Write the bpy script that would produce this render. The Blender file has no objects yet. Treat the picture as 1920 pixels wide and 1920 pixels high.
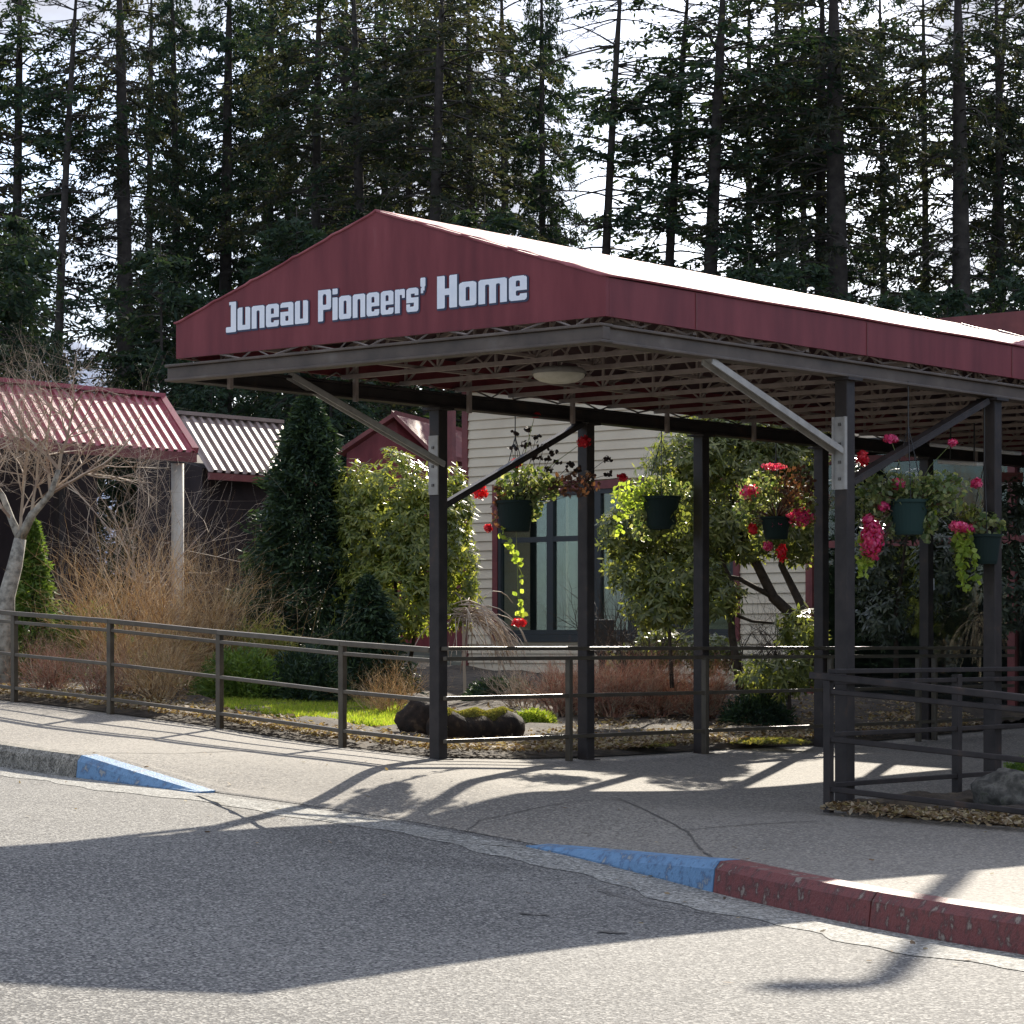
import bpy, math, random
import numpy as np
from mathutils import Vector

# ------------------------------------------------------------------ camera, sky, sun
SC = bpy.context.scene
COL = SC.collection
F, HX, HY, EYE = 5056.0, 960.0, 1210.0, 1.1
cam_d = bpy.data.cameras.new('camera'); cam = bpy.data.objects.new('camera', cam_d); COL.objects.link(cam)
cam.location = (0, 0, EYE); cam.rotation_euler = (math.radians(90), 0, 0)
cam_d.sensor_width = 36; cam_d.lens = F / 1920 * 36; cam_d.shift_y = (HY - 960) / 1920
cam_d.clip_end = 6000; cam_d.clip_start = 0.1
SC.camera = cam
SUN_EL, SUN_AZ = math.radians(28.2), math.atan(0.24)      # azimuth to the right of +Y
world = bpy.data.worlds.new('World'); SC.world = world; world.use_nodes = True
wt = world.node_tree; wt.nodes.clear()
def wn(t, **k):
    n = wt.nodes.new(t)
    for a, b in k.items(): setattr(n, a, b)
    return n
sky = wn('ShaderNodeTexSky', sky_type='NISHITA', sun_disc=False, sun_elevation=SUN_EL, sun_rotation=SUN_AZ)
tc = wn('ShaderNodeTexCoord'); mp = wn('ShaderNodeMapping'); mp.inputs['Scale'].default_value = (1, 1, 1.7)
no = wn('ShaderNodeTexNoise'); no.inputs['Scale'].default_value = 7.5; no.inputs['Detail'].default_value = 5; no.inputs['Roughness'].default_value = .55
cr = wn('ShaderNodeValToRGB'); cr.color_ramp.elements[0].position = .43; cr.color_ramp.elements[1].position = .60
mx = wn('ShaderNodeMixRGB'); cc = wn('ShaderNodeMixRGB'); cc.inputs[1].default_value = (3.7, 3.85, 4.4, 1); cc.inputs[2].default_value = (7.0, 7.0, 7.2, 1)
sx_ = wn('ShaderNodeSeparateXYZ'); mr = wn('ShaderNodeMapRange'); mr.inputs['From Min'].default_value = .25; mr.inputs['From Max'].default_value = .6
wt.links.new(tc.outputs['Generated'], sx_.inputs[0]); wt.links.new(sx_.outputs['Z'], mr.inputs['Value']); wt.links.new(mr.outputs[0], cc.inputs[0]); wt.links.new(cc.outputs[0], mx.inputs[2])
bg = wn('ShaderNodeBackground'); bg.inputs['Strength'].default_value = 0.11; out = wn('ShaderNodeOutputWorld')
L = wt.links
L.new(tc.outputs['Generated'], mp.inputs['Vector']); L.new(mp.outputs[0], no.inputs['Vector']); L.new(no.outputs['Fac'], cr.inputs[0])
L.new(cr.outputs[0], mx.inputs[0]); tint = wn('ShaderNodeMixRGB', blend_type='MULTIPLY'); tint.inputs[0].default_value = 1; tint.inputs[2].default_value = (.78, .86, 1.05, 1); L.new(sky.outputs[0], tint.inputs[1]); L.new(tint.outputs[0], mx.inputs[1]); L.new(mx.outputs[0], bg.inputs['Color']); L.new(bg.outputs[0], out.inputs[0])
sd = bpy.data.lights.new('sun', 'SUN'); sd.energy = 5.0; sd.angle = math.radians(.5); sd.color = (1, .915, .78)
sun = bpy.data.objects.new('sun', sd); COL.objects.link(sun)
sv = Vector((math.sin(SUN_AZ) * math.cos(SUN_EL), math.cos(SUN_AZ) * math.cos(SUN_EL), math.sin(SUN_EL)))
sun.rotation_euler = sv.to_track_quat('Z', 'Y').to_euler(); sun.location = (8, 30, 20)
SC.view_settings.view_transform = 'Standard'; SC.view_settings.look = 'None'
SC.view_settings.gamma = 1; SC.view_settings.exposure = 0.95
SC.cycles.max_bounces = 6; SC.cycles.transparent_max_bounces = 10

# ------------------------------------------------------------------ helpers
def P(px, py, Y): return Vector(((px - HX) / F * Y, Y, EYE + (HY - py) / F * Y))
def PX(px, Y): return (px - HX) / F * Y
C0 = np.array([.55, 15.8]); RH = np.array([.6426, .7662]); LH = np.array([-.7662, .6426])
CW = 3.67                                               # canopy width
def cv(a, b, z=0.0):
    p = C0 + a * RH + b * LH
    return Vector((p[0], p[1], z))
rng = np.random.default_rng(7); random.seed(7)

def tag(o, label=None, cat=None, group=None, kind=None):
    if label: o['label'] = label
    if cat: o['category'] = cat
    if group: o['group'] = group
    if kind: o['kind'] = kind
    return o
def empty(name, loc, label, cat, group=None):
    o = bpy.data.objects.new(name, None); COL.objects.link(o); o.location = loc; o.empty_display_size = .2
    return tag(o, label, cat, group)
def link(name, me, mat=None, parent=None):
    o = bpy.data.objects.new(name, me); COL.objects.link(o)
    if mat is not None:
        for m in (mat if isinstance(mat, (list, tuple)) else [mat]): me.materials.append(m)
    if parent is not None:
        o.parent = parent
        w = Vector((0, 0, 0)); q = parent
        while q is not None: w += q.location; q = q.parent
        o.location = -w                                 # meshes are written in world coordinates
    return o
def np_mesh(name, V, faces_flat, nper, smooth=False):
    V = np.asarray(V, dtype=np.float32).reshape(-1, 3); faces_flat = np.asarray(faces_flat, dtype=np.int32).ravel()
    me = bpy.data.meshes.new(name); me.vertices.add(len(V)); me.vertices.foreach_set('co', V.ravel())
    nf = len(faces_flat) // nper
    me.loops.add(len(faces_flat)); me.loops.foreach_set('vertex_index', faces_flat)
    me.polygons.add(nf); me.polygons.foreach_set('loop_start', np.arange(nf, dtype=np.int32) * nper)
    me.polygons.foreach_set('loop_total', np.full(nf, nper, dtype=np.int32))
    me.polygons.foreach_set('use_smooth', np.full(nf, smooth, dtype=bool))
    me.update(calc_edges=True); return me

class MB:
    """collects solid pieces of ONE object"""
    def __init__(s): s.v = []; s.f = []; s.m = []
    def add(s, vs, fs, mi=0):
        k = len(s.v); s.v += [tuple(v) for v in vs]; s.f += [tuple(i + k for i in f) for f in fs]; s.m += [mi] * len(fs); return s
    def hexa(s, b, t, mi=0):                          # four bottom + four top points
        return s.add(list(b) + list(t), [(3, 2, 1, 0), (4, 5, 6, 7), (0, 1, 5, 4), (1, 2, 6, 5), (2, 3, 7, 6), (3, 0, 4, 7)], mi)
    def cbox(s, a0, a1, b0, b1, z0, z1, mi=0):        # box in canopy axes
        q = [(a0, b0), (a0, b1), (a1, b1), (a1, b0)]
        return s.hexa([cv(a, b, z0) for a, b in q], [cv(a, b, z1) for a, b in q], mi)
    def bar(s, p, q, w, h, mi=0, up=(0, 0, 1)):       # rectangular bar from p to q
        p = Vector(p); q = Vector(q); d = (q - p).normalized(); upv = Vector(up)
        if abs(d.dot(upv)) > .98: upv = Vector((RH[0], RH[1], 0))
        x = d.cross(upv).normalized() * (w / 2); y = x.cross(d).normalized() * (h / 2)
        return s.hexa([p - x - y, p + x - y, p + x + y, p - x + y], [q - x - y, q + x - y, q + x + y, q - x + y], mi)
    def tube(s, pts, rad, n=8, mi=0, cap=True):
        pts = [Vector(p) for p in pts]; rs = rad if isinstance(rad, (list, tuple)) else [rad] * len(pts)
        k = len(s.v); ref = None
        for i, p in enumerate(pts):
            d = (pts[min(i + 1, len(pts) - 1)] - pts[max(i - 1, 0)]).normalized()
            if ref is None: ref = Vector((0, 0, 1)) if abs(d.z) < .9 else Vector((1, 0, 0))
            x = d.cross(ref).normalized(); y = x.cross(d).normalized()
            for j in range(n):
                a = 2 * math.pi * j / n; s.v.append(tuple(p + (x * math.cos(a) + y * math.sin(a)) * rs[i]))
        for i in range(len(pts) - 1):
            for j in range(n):
                a, b = k + i * n + j, k + i * n + (j + 1) % n
                s.f.append((a, b, b + n, a + n)); s.m.append(mi)
        if cap:
            s.f.append(tuple(k + j for j in range(n))[::-1]); s.m.append(mi)
            e = k + (len(pts) - 1) * n; s.f.append(tuple(e + j for j in range(n))); s.m.append(mi)
        return s
    def lathe(s, c, prof, n=24, mi=0, sq=(1, 1)):
        k = len(s.v)
        for r, z in prof:
            for j in range(n):
                a = 2 * math.pi * j / n; s.v.append((c[0] + r * math.cos(a) * sq[0], c[1] + r * math.sin(a) * sq[1], c[2] + z))
        for i in range(len(prof) - 1):
            for j in range(n):
                a, b = k + i * n + j, k + i * n + (j + 1) % n; s.f.append((a, b, b + n, a + n)); s.m.append(mi)
        return s
    def build(s, name, mat, parent=None, bevel=0, smooth=False):
        me = bpy.data.meshes.new(name); me.from_pydata(s.v, [], s.f); me.update()
        import bmesh
        bm = bmesh.new(); bm.from_mesh(me); bmesh.ops.recalc_face_normals(bm, faces=bm.faces); bm.to_mesh(me); bm.free()
        me.polygons.foreach_set('material_index', s.m)
        if smooth: me.polygons.foreach_set('use_smooth', [True] * len(me.polygons))
        o = link(name, me, mat, parent)
        if bevel:
            b = o.modifiers.new('bevel', 'BEVEL'); b.width = bevel; b.segments = 2; b.limit_method = 'ANGLE'
        return o

def segs_mesh(name, S, mat, parent=None, n=3):
    """S: rows p0(3) p1(3) r0 r1"""
    S = np.asarray(S, dtype=np.float64); p0, p1, r0, r1 = S[:, :3], S[:, 3:6], S[:, 6:7], S[:, 7:8]
    d = p1 - p0; d /= np.linalg.norm(d, axis=1, keepdims=True) + 1e-9
    ref = np.where(np.abs(d[:, 2:3]) < .9, np.array([[0, 0, 1.]]), np.array([[1., 0, 0]]))
    x = np.cross(d, ref); x /= np.linalg.norm(x, axis=1, keepdims=True) + 1e-9; y = np.cross(x, d)
    vs = []
    for P_, R_ in ((p0, r0), (p1 + d * r1 * .5, r1)):
        for j in range(n):
            a = 2 * math.pi * j / n; vs.append(P_ + (x * math.cos(a) + y * math.sin(a)) * R_)
    V = np.stack(vs, 1); N = len(S); base = np.arange(N)[:, None] * 2 * n
    fs = np.stack([np.stack([base[:, 0] + j, base[:, 0] + (j + 1) % n, base[:, 0] + (j + 1) % n + n, base[:, 0] + j + n], 1) for j in range(n)], 1)
    return link(name, np_mesh(name, V, fs, 4, n > 3), mat, parent)
def nrm(v): return v / (np.linalg.norm(v, axis=-1, keepdims=True) + 1e-9)
def leaves_mesh(name, C, U, W, mat, parent=None, hexa=False):
    """each leaf: centre C, half-length vector U, half-width vector W"""
    C, U, W = (np.asarray(q, dtype=np.float32) for q in (C, U, W))
    if hexa:
        V = np.stack([C - U, C - U * .35 + W, C + U * .35 + W * .9, C + U, C + U * .35 - W * .9, C - U * .35 - W], 1); n = 6
    else:
        V = np.stack([C - U, C + W, C + U, C - W], 1); n = 4
    return link(name, np_mesh(name, V, np.arange(len(C) * n), n), mat, parent)
def rand_dirs(n, r=rng): return nrm(r.normal(size=(n, 3)))

# ------------------------------------------------------------------ materials
def mat(name, base, rough=.6, metal=0, spec=.5, cols=None, scale=20, detail=4, bump=0, bscale=None, trans=0, island=None, coat=0, stretch=None):
    m = bpy.data.materials.new(name); m.use_nodes = True; t = m.node_tree; b = t.nodes['Principled BSDF']; o = t.nodes['Material Output']
    b.inputs['Base Color'].default_value = (*base, 1); b.inputs['Roughness'].default_value = rough; b.inputs['Metallic'].default_value = metal
    b.inputs['Specular IOR Level'].default_value = spec
    tcn = t.nodes.new('ShaderNodeTexCoord'); colsock = None
    def noise(sc, det=4, ro=.6):
        n = t.nodes.new('ShaderNodeTexNoise'); n.inputs['Scale'].default_value = sc; n.inputs['Detail'].default_value = det; n.inputs['Roughness'].default_value = ro
        if stretch:
            mpn = t.nodes.new('ShaderNodeMapping'); mpn.inputs['Scale'].default_value = stretch; t.links.new(tcn.outputs['Object'], mpn.inputs['Vector']); t.links.new(mpn.outputs[0], n.inputs['Vector'])
        else: t.links.new(tcn.outputs['Object'], n.inputs['Vector'])
        return n
    def ramp(sock, stops):
        r = t.nodes.new('ShaderNodeValToRGB'); e = r.color_ramp.elements
        while len(e) < len(stops): e.new(.5)
        for el, (p, c) in zip(e, stops): el.position = p; el.color = (*c, 1)
        t.links.new(sock, r.inputs[0]); return r
    if cols:
        r = ramp(noise(scale, detail).outputs['Fac'], cols); colsock = r.outputs[0]
    if island:
        g = t.nodes.new('ShaderNodeNewGeometry'); r = ramp(g.outputs['Random Per Island'], island); colsock = r.outputs[0]
    if colsock is not None: t.links.new(colsock, b.inputs['Base Color'])
    if bump:
        bn = t.nodes.new('ShaderNodeBump'); bn.inputs['Strength'].default_value = bump; bn.inputs['Distance'].default_value = .01
        t.links.new(noise(bscale or scale, 6).outputs['Fac'], bn.inputs['Height']); t.links.new(bn.outputs[0], b.inputs['Normal'])
    if trans:
        tr = t.nodes.new('ShaderNodeBsdfTranslucent'); mxs = t.nodes.new('ShaderNodeMixShader'); mxs.inputs[0].default_value = trans
        if colsock is not None:
            gm = t.nodes.new('ShaderNodeMixRGB'); gm.blend_type = 'MULTIPLY'; gm.inputs[0].default_value = 1; gm.inputs[2].default_value = (1.9, 1.8, .9, 1)
            t.links.new(colsock, gm.inputs[1]); t.links.new(gm.outputs[0], tr.inputs[0])
        else: tr.inputs[0].default_value = (min(1, base[0] * 1.8), min(1, base[1] * 1.8), base[2], 1)
        t.links.new(b.outputs[0], mxs.inputs[1]); t.links.new(tr.outputs[0], mxs.inputs[2]); t.links.new(mxs.outputs[0], o.inputs['Surface'])
    m['nt'] = 1
    return m
def gm(c, k): return tuple(x * k for x in c)
def isl(*cs): return [((i + .5) / len(cs), c) for i, c in enumerate(cs)]

def stone_mat(name, lo, hi, speck_dark, speck_light, s1, s2, patches=.5, bump=.6, rough=.85, crack=False, mul=.55):
    """mottled, speckled asphalt / concrete"""
    m = bpy.data.materials.new(name); m.use_nodes = True; t = m.node_tree; b = t.nodes['Principled BSDF']
    b.inputs['Roughness'].default_value = rough; b.inputs['Specular IOR Level'].default_value = .3
    tcn = t.nodes.new('ShaderNodeTexCoord')
    def tex(kind, sc, **k):
        n = t.nodes.new(kind); n.inputs['Scale'].default_value = sc
        for a, v in k.items(): n.inputs[a].default_value = v
        t.links.new(tcn.outputs['Object'], n.inputs['Vector']); return n
    def mixc(kind, fac, a, b_):
        n = t.nodes.new('ShaderNodeMixRGB'); n.blend_type = kind
        for s_, v in ((0, fac), (1, a), (2, b_)):
            if hasattr(v, 'links') or hasattr(v, 'is_output'): t.links.new(v, n.inputs[s_])
            else: n.inputs[s_].default_value = v if not isinstance(v, tuple) else (*v, 1)
        return n.outputs[0]
    def ramp(sock, p0, p1):
        r = t.nodes.new('ShaderNodeValToRGB'); r.color_ramp.elements[0].position = p0; r.color_ramp.elements[1].position = p1
        t.links.new(sock, r.inputs[0]); return r.outputs[0]
    big = ramp(tex('ShaderNodeTexNoise', patches, Detail=5).outputs['Fac'], .3, .7)
    c = mixc('MIX', big, lo, hi)
    v1 = tex('ShaderNodeTexVoronoi', s1); g1 = t.nodes.new('ShaderNodeSeparateColor'); t.links.new(v1.outputs['Color'], g1.inputs[0])
    c = mixc('MIX', ramp(g1.outputs[0], .62, .7), c, speck_dark)
    c = mixc('MIX', ramp(g1.outputs[1], .72, .8), c, speck_light)
    v2 = tex('ShaderNodeTexNoise', s2, Detail=2)
    c = mixc('MULTIPLY', mul, c, ramp(v2.outputs['Fac'], .3, .62))
    if crack:
        w = tex('ShaderNodeTexNoise', 1.5, Detail=4); vv = t.nodes.new('ShaderNodeTexVoronoi'); vv.feature = 'DISTANCE_TO_EDGE'; vv.inputs['Scale'].default_value = .32
        ad = t.nodes.new('ShaderNodeVectorMath'); ad.operation = 'ADD'; sc = t.nodes.new('ShaderNodeVectorMath'); sc.operation = 'SCALE'; sc.inputs['Scale'].default_value = .5
        t.links.new(w.outputs['Color'], sc.inputs[0]); t.links.new(tcn.outputs['Object'], ad.inputs[0]); t.links.new(sc.outputs[0], ad.inputs[1]); t.links.new(ad.outputs[0], vv.inputs['Vector'])
        c = mixc('MIX', ramp(vv.outputs['Distance'], 0, .006), gm(lo, .3), c)
    t.links.new(c, b.inputs['Base Color'])
    bn = t.nodes.new('ShaderNodeBump'); bn.inputs['Strength'].default_value = bump; bn.inputs['Distance'].default_value = .006
    t.links.new(v1.outputs['Distance'], bn.inputs['Height']); t.links.new(bn.outputs[0], b.inputs['Normal'])
    return m

M = {}
M['asphalt'] = stone_mat('asphalt', (.105, .102, .097), (.225, .218, .2), (.06, .058, .056), (.36, .345, .31), 95, 60, .35, mul=.4)
M['gutter'] = stone_mat('gutter_concrete', (.26, .255, .23), (.36, .35, .31), (.13, .13, .12), (.5, .49, .45), 80, 30, .9)
M['pave'] = stone_mat('paving_concrete', (.165, .152, .135), (.265, .245, .21), (.14, .125, .105), (.34, .31, .26), 80, 30, .5, .25, mul=.2)
M['kerb'] = stone_mat('kerb_concrete', (.2, .185, .15), (.3, .28, .23), (.12, .11, .09), (.38, .35, .3), 90, 14, 2.2, .5)
M['joint'] = mat('joint_dirt', (.09, .08, .068), .95)
def paint_mat(name, c1, c2, under):
    m = mat(name, c1, .65, cols=[(.34, gm(under, .8)), (.41, c2), (.5, c1), (.62, gm(c1, 1.15)), (.68, gm(c1, .7))], scale=15, detail=8, bump=.7, bscale=60); return m
M['red_paint'] = paint_mat('worn_red_paint', (.155, .035, .03), (.085, .024, .02), (.3, .24, .19))
M['blue_paint'] = paint_mat('worn_blue_paint', (.12, .24, .39), (.07, .14, .25), (.34, .36, .36))
M['soil'] = mat('soil', (.05, .036, .022), .95, cols=[(.3, (.018, .013, .009)), (.5, (.05, .036, .022)), (.7, (.1, .075, .045))], scale=9, detail=8, bump=1, bscale=30)
M['forest_floor'] = mat('forest_floor', (.03, .035, .02), .95, cols=[(.3, (.015, .018, .01)), (.7, (.05, .055, .03))], scale=1.5, detail=8)
M['litter'] = mat('leaf_litter', (.3, .2, .1), .8, island=isl((.30, .23, .14), (.14, .085, .045), (.42, .35, .25), (.24, .15, .07), (.1, .06, .035), (.36, .3, .17)), trans=.2)
M['grass'] = mat('grass_blades', (.1, .2, .03), .6, island=isl((.18, .27, .03), (.26, .34, .04), (.12, .18, .025), (.3, .32, .07)), trans=.55)
M['maroon'] = mat('maroon_panel', (.17, .032, .042), .5, spec=.3, cols=[(.28, (.125, .022, .028)), (.48, (.17, .031, .037)), (.7, (.215, .044, .05)), (.8, (.25, .085, .085))], scale=1.6, stretch=(4, 4, .7), detail=6)
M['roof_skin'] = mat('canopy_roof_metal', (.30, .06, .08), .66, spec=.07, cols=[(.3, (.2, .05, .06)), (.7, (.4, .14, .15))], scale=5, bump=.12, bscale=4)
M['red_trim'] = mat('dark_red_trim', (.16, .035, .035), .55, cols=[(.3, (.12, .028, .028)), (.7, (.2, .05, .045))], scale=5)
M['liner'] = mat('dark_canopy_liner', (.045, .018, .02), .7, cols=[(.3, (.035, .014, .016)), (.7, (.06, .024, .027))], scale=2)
M['roof_red'] = mat('corrugated_red_roof', (.26, .05, .065), .5, spec=.4, cols=[(.3, (.27, .055, .07)), (.7, (.38, .1, .12))], scale=2.5)
M['roof_grey'] = mat('corrugated_pale_roof', (.22, .16, .14), .5, spec=.5, cols=[(.3, (.17, .12, .1)), (.7, (.28, .21, .18))], scale=2.5)
M['beam'] = mat('brown_beam_metal', (.11, .08, .06), .5, cols=[(.3, (.055, .038, .027)), (.55, (.1, .072, .052)), (.72, (.15, .12, .095))], scale=4, detail=7)
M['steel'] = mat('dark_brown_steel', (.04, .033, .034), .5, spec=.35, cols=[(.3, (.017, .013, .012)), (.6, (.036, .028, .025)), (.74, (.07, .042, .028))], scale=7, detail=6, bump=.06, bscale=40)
M['rail'] = mat('brown_rail_paint', (.08, .065, .045), .34, spec=.4, cols=[(.3, (.055, .043, .03)), (.7, (.1, .082, .056))], scale=8, detail=6)
M['truss'] = mat('truss_paint', (.26, .21, .18), .5, cols=[(.3, (.22, .175, .15)), (.7, (.37, .3, .26))], scale=6)
M['galv'] = mat('weathered_bracket_metal', (.36, .34, .31), .5, cols=[(.3, (.27, .25, .225)), (.7, (.44, .42, .38))], scale=9, detail=8)
M['bolt'] = mat('bolt_metal', (.12, .11, .1), .4, metal=.6)
M['white_letter'] = mat('white_letter_vinyl', (.84, .86, .9), .5, cols=[(.3, (.76, .79, .85)), (.7, (.88, .89, .92))], scale=12)
M['navy'] = mat('navy_letter_outline', (.03, .04, .085), .5)
M['siding'] = mat('cream_siding_paint', (.68, .58, .42), .6, cols=[(.3, (.62, .52, .37)), (.7, (.72, .63, .46))], scale=1.7, detail=7)
M['frame'] = mat('dark_window_frame', (.03, .035, .035), .45)
M['plaster'] = mat('beige_plaster', (.5, .45, .37), .7, cols=[(.3, (.44, .4, .33)), (.7, (.55, .5, .42))], scale=6)
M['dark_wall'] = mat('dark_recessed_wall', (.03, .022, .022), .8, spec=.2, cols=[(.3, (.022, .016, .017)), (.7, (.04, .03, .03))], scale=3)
M['lamp_glass'] = mat('pale_lamp_diffuser', (.62, .58, .47), .4, cols=[(.35, (.5, .46, .36)), (.7, (.68, .64, .52))], scale=9)
M['strip'] = mat('white_strip_light_housing', (.8, .82, .84), .35)
M['pot_green'] = mat('dark_green_plastic_pot', (.012, .024, .021), .75, spec=.2)
M['pot_teal'] = mat('teal_plastic_pot', (.022, .045, .04), .8, spec=.15)
M['pot_black'] = mat('black_plastic_planter', (.018, .02, .022), .45)
M['wire'] = mat('basket_wire', (.03, .03, .03), .5)
M['bark_grey'] = mat('grey_bark', (.33, .3, .25), .9, cols=[(.35, (.13, .12, .1)), (.5, (.3, .28, .23)), (.7, (.46, .43, .36))], scale=14, detail=8, bump=.8, bscale=30)
M['twig_pale'] = mat('pale_twig_bark', (.42, .34, .25), .8, island=isl((.50, .42, .32), (.34, .26, .19), (.44, .35, .26), (.26, .19, .14)))
M['twig_ochre'] = mat('ochre_twig_bark', (.42, .26, .1), .8, island=isl((.50, .35, .18), (.34, .22, .11), (.60, .47, .29), (.16, .09, .045), (.5, .31, .1), (.72, .6, .4), (.24, .14, .07)), trans=.2)
M['twig_red'] = mat('reddish_twig_bark', (.32, .12, .07), .8, island=isl((.46, .22, .14), (.26, .1, .07), (.6, .38, .26), (.1, .05, .035), (.5, .42, .3)), trans=.1)
M['trunk'] = mat('conifer_bark', (.05, .042, .035), .95, cols=[(.3, (.025, .021, .018)), (.6, (.06, .05, .043)), (.8, (.1, .088, .075))], scale=5, detail=8, bump=1, bscale=12)
M['rhodo_bark'] = mat('rhododendron_bark', (.05, .036, .026), .9, cols=[(.3, (.03, .022, .016)), (.7, (.08, .06, .045))], scale=20)
M['needles'] = mat('spruce_needles', (.03, .05, .028), .8, spec=.2, island=isl((.026, .05, .032), (.045, .07, .03), (.018, .036, .024), (.036, .055, .04)), trans=.22)
M['needles_warm'] = mat('olive_needles', (.05, .06, .025), .8, spec=.2, island=isl((.042, .05, .032), (.032, .042, .028), (.055, .052, .036), (.026, .036, .026)), trans=.3)
M['needles_garden'] = mat('garden_spruce_needles', (.03, .055, .025), .6, spec=.3, island=isl((.03, .058, .026), (.05, .085, .03), (.018, .036, .02), (.026, .05, .035)), trans=.15)
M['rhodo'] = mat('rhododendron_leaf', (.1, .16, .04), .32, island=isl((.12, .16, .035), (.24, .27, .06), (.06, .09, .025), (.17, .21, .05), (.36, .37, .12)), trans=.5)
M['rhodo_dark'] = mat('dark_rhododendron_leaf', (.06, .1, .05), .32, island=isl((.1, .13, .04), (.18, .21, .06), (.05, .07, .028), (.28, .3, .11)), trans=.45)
M['cedar'] = mat('bright_cedar_scale', (.1, .16, .03), .6, island=isl((.10, .17, .03), (.06, .11, .02), (.15, .22, .045)), trans=.35)
M['moss'] = mat('yellow_moss_foliage', (.2, .22, .05), .8, island=isl((.22, .23, .06), (.30, .29, .08), (.12, .14, .03), (.26, .21, .08)), trans=.3)
M['leaf_pel'] = mat('geranium_leaf', (.1, .18, .05), .5, island=isl((.08, .13, .045), (.2, .25, .1), (.05, .08, .035), (.42, .44, .24), (.14, .18, .06)), trans=.4)
M['leaf_lime'] = mat('lime_trailing_leaf', (.28, .38, .06), .5, island=isl((.28, .38, .06), (.38, .46, .10), (.18, .26, .05)), trans=.5)
M['leaf_brown'] = mat('withered_leaf', (.12, .05, .04), .7, island=isl((.12, .05, .04), (.2, .1, .06), (.06, .03, .025)), trans=.2)
M['seed'] = mat('dark_seed_head', (.035, .02, .015), .8)
M['petal_red'] = mat('red_petal', (.6, .02, .04), .5, island=isl((.62, .02, .04), (.45, .01, .03), (.75, .06, .08)), trans=.35)
M['petal_pink'] = mat('pink_petal', (.62, .04, .2), .5, island=isl((.64, .04, .2), (.42, .02, .12), (.8, .2, .36), (.6, .03, .14)), trans=.35)
M['rock'] = mat('grey_mossy_rock', (.12, .12, .1), .9, cols=[(.3, (.03, .028, .024)), (.5, (.08, .075, .062)), (.6, (.14, .13, .11)), (.72, (.06, .07, .03))], scale=16, detail=8, bump=1, bscale=14)
M['stump'] = mat('rotten_stump_wood', (.06, .035, .02), .95, cols=[(.3, (.008, .006, .004)), (.55, (.03, .018, .011)), (.72, (.10, .065, .035))], scale=13, detail=8, bump=1, bscale=22)
M['hill'] = mat('haze_tinted_forest_hill', (.1, .15, .26), .95, cols=[(.3, (.07, .11, .2)), (.6, (.13, .19, .32)), (.72, (.5, .56, .66))], scale=.02, detail=8)  # blue stops paint the distant haze onto the forest
M['lamp_post'] = mat('lamp_post_paint', (.08, .08, .08), .4)
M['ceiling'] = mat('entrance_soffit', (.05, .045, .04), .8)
M['rhodo_shade'] = mat('shade_darkened_leaf', (.03, .05, .03), .4, island=isl((.028, .045, .026), (.05, .07, .04), (.016, .026, .018), (.08, .1, .06)), trans=.12)  # rhododendron leaf darkened, the shade by the entrance put into its colour
def glass_mat():
    m = bpy.data.materials.new('window_glass'); m.use_nodes = True; t = m.node_tree; t.nodes.clear()
    o = t.nodes.new('ShaderNodeOutputMaterial'); g = t.nodes.new('ShaderNodeBsdfGlossy'); g.inputs['Roughness'].default_value = .02; g.inputs['Color'].default_value = (.9, .95, .95, 1)
    tr = t.nodes.new('ShaderNodeBsdfTransparent'); tr.inputs['Color'].default_value = (.72, .8, .78, 1); mx_ = t.nodes.new('ShaderNodeMixShader'); fr = t.nodes.new('ShaderNodeFresnel'); fr.inputs[0].default_value = 1.6
    mm = t.nodes.new('ShaderNodeMath'); mm.operation = 'MULTIPLY_ADD'; mm.inputs[1].default_value = .35; mm.inputs[2].default_value = .03
    t.links.new(fr.outputs[0], mm.inputs[0]); t.links.new(mm.outputs[0], mx_.inputs[0]); t.links.new(tr.outputs[0], mx_.inputs[1]); t.links.new(g.outputs[0], mx_.inputs[2]); t.links.new(mx_.outputs[0], o.inputs[0]); return m
M['glass'] = glass_mat()

# ------------------------------------------------------------------ terrain heights (w = paving level, road = w - .15)
CP = [(2.2, 17.8, 0), (3.19, 16.8, -.04), (3.15, 18.85, .02), (-.55, 20.2, .25), (.60, 21.57, .18), (1.6, 22.8, .2), (2.77, 24.2, .19), (-1.32, 21, .30),
      (-2.45, 22.6, .394), (-3.5, 23.5, .496), (-4.54, 24.6, .575), (2.07, 10.9, 0), (1.02, 13.6, 0), (.09, 15.3, .106), (-2.07, 17.7, .28), (-3.06, 19, .314),
      (-3.8, 20, .35), (-.55, 31, .68), (3, 28, .45), (-6, 34, .85), (7, 26, .1), (0, 9, 0), (-.85, 9.57, 0), (-2, 10.5, .06), (6, 20, 0), (-8, 30, .9), (4, 8, 0), (-3, 8, .02)]
CP = np.array(CP, dtype=float)
A_ = np.c_[np.ones(len(CP)), CP[:, 0], CP[:, 1]]
co, *_ = np.linalg.lstsq(A_, CP[:, 2], rcond=None)
res = CP[:, 2] - A_ @ co
def kern(d2): return np.exp(-d2 / (2 * 1.9 ** 2))
Kmat = kern(((CP[:, None, :2] - CP[None, :, :2]) ** 2).sum(-1)) + np.eye(len(CP)) * .04
wts = np.linalg.solve(Kmat, res)
def Wz(X, Y):
    X = np.asarray(X, float); Y = np.asarray(Y, float); Yc = np.clip(Y, 4, 40); Xc = np.clip(X, -14, 9)
    d2 = (X[..., None] - CP[:, 0]) ** 2 + (Y[..., None] - CP[:, 1]) ** 2
    return co[0] + co[1] * Xc + co[2] * Yc + (kern(d2) * wts).sum(-1) + np.clip(Y - 40, 0, 60) * .035
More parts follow.
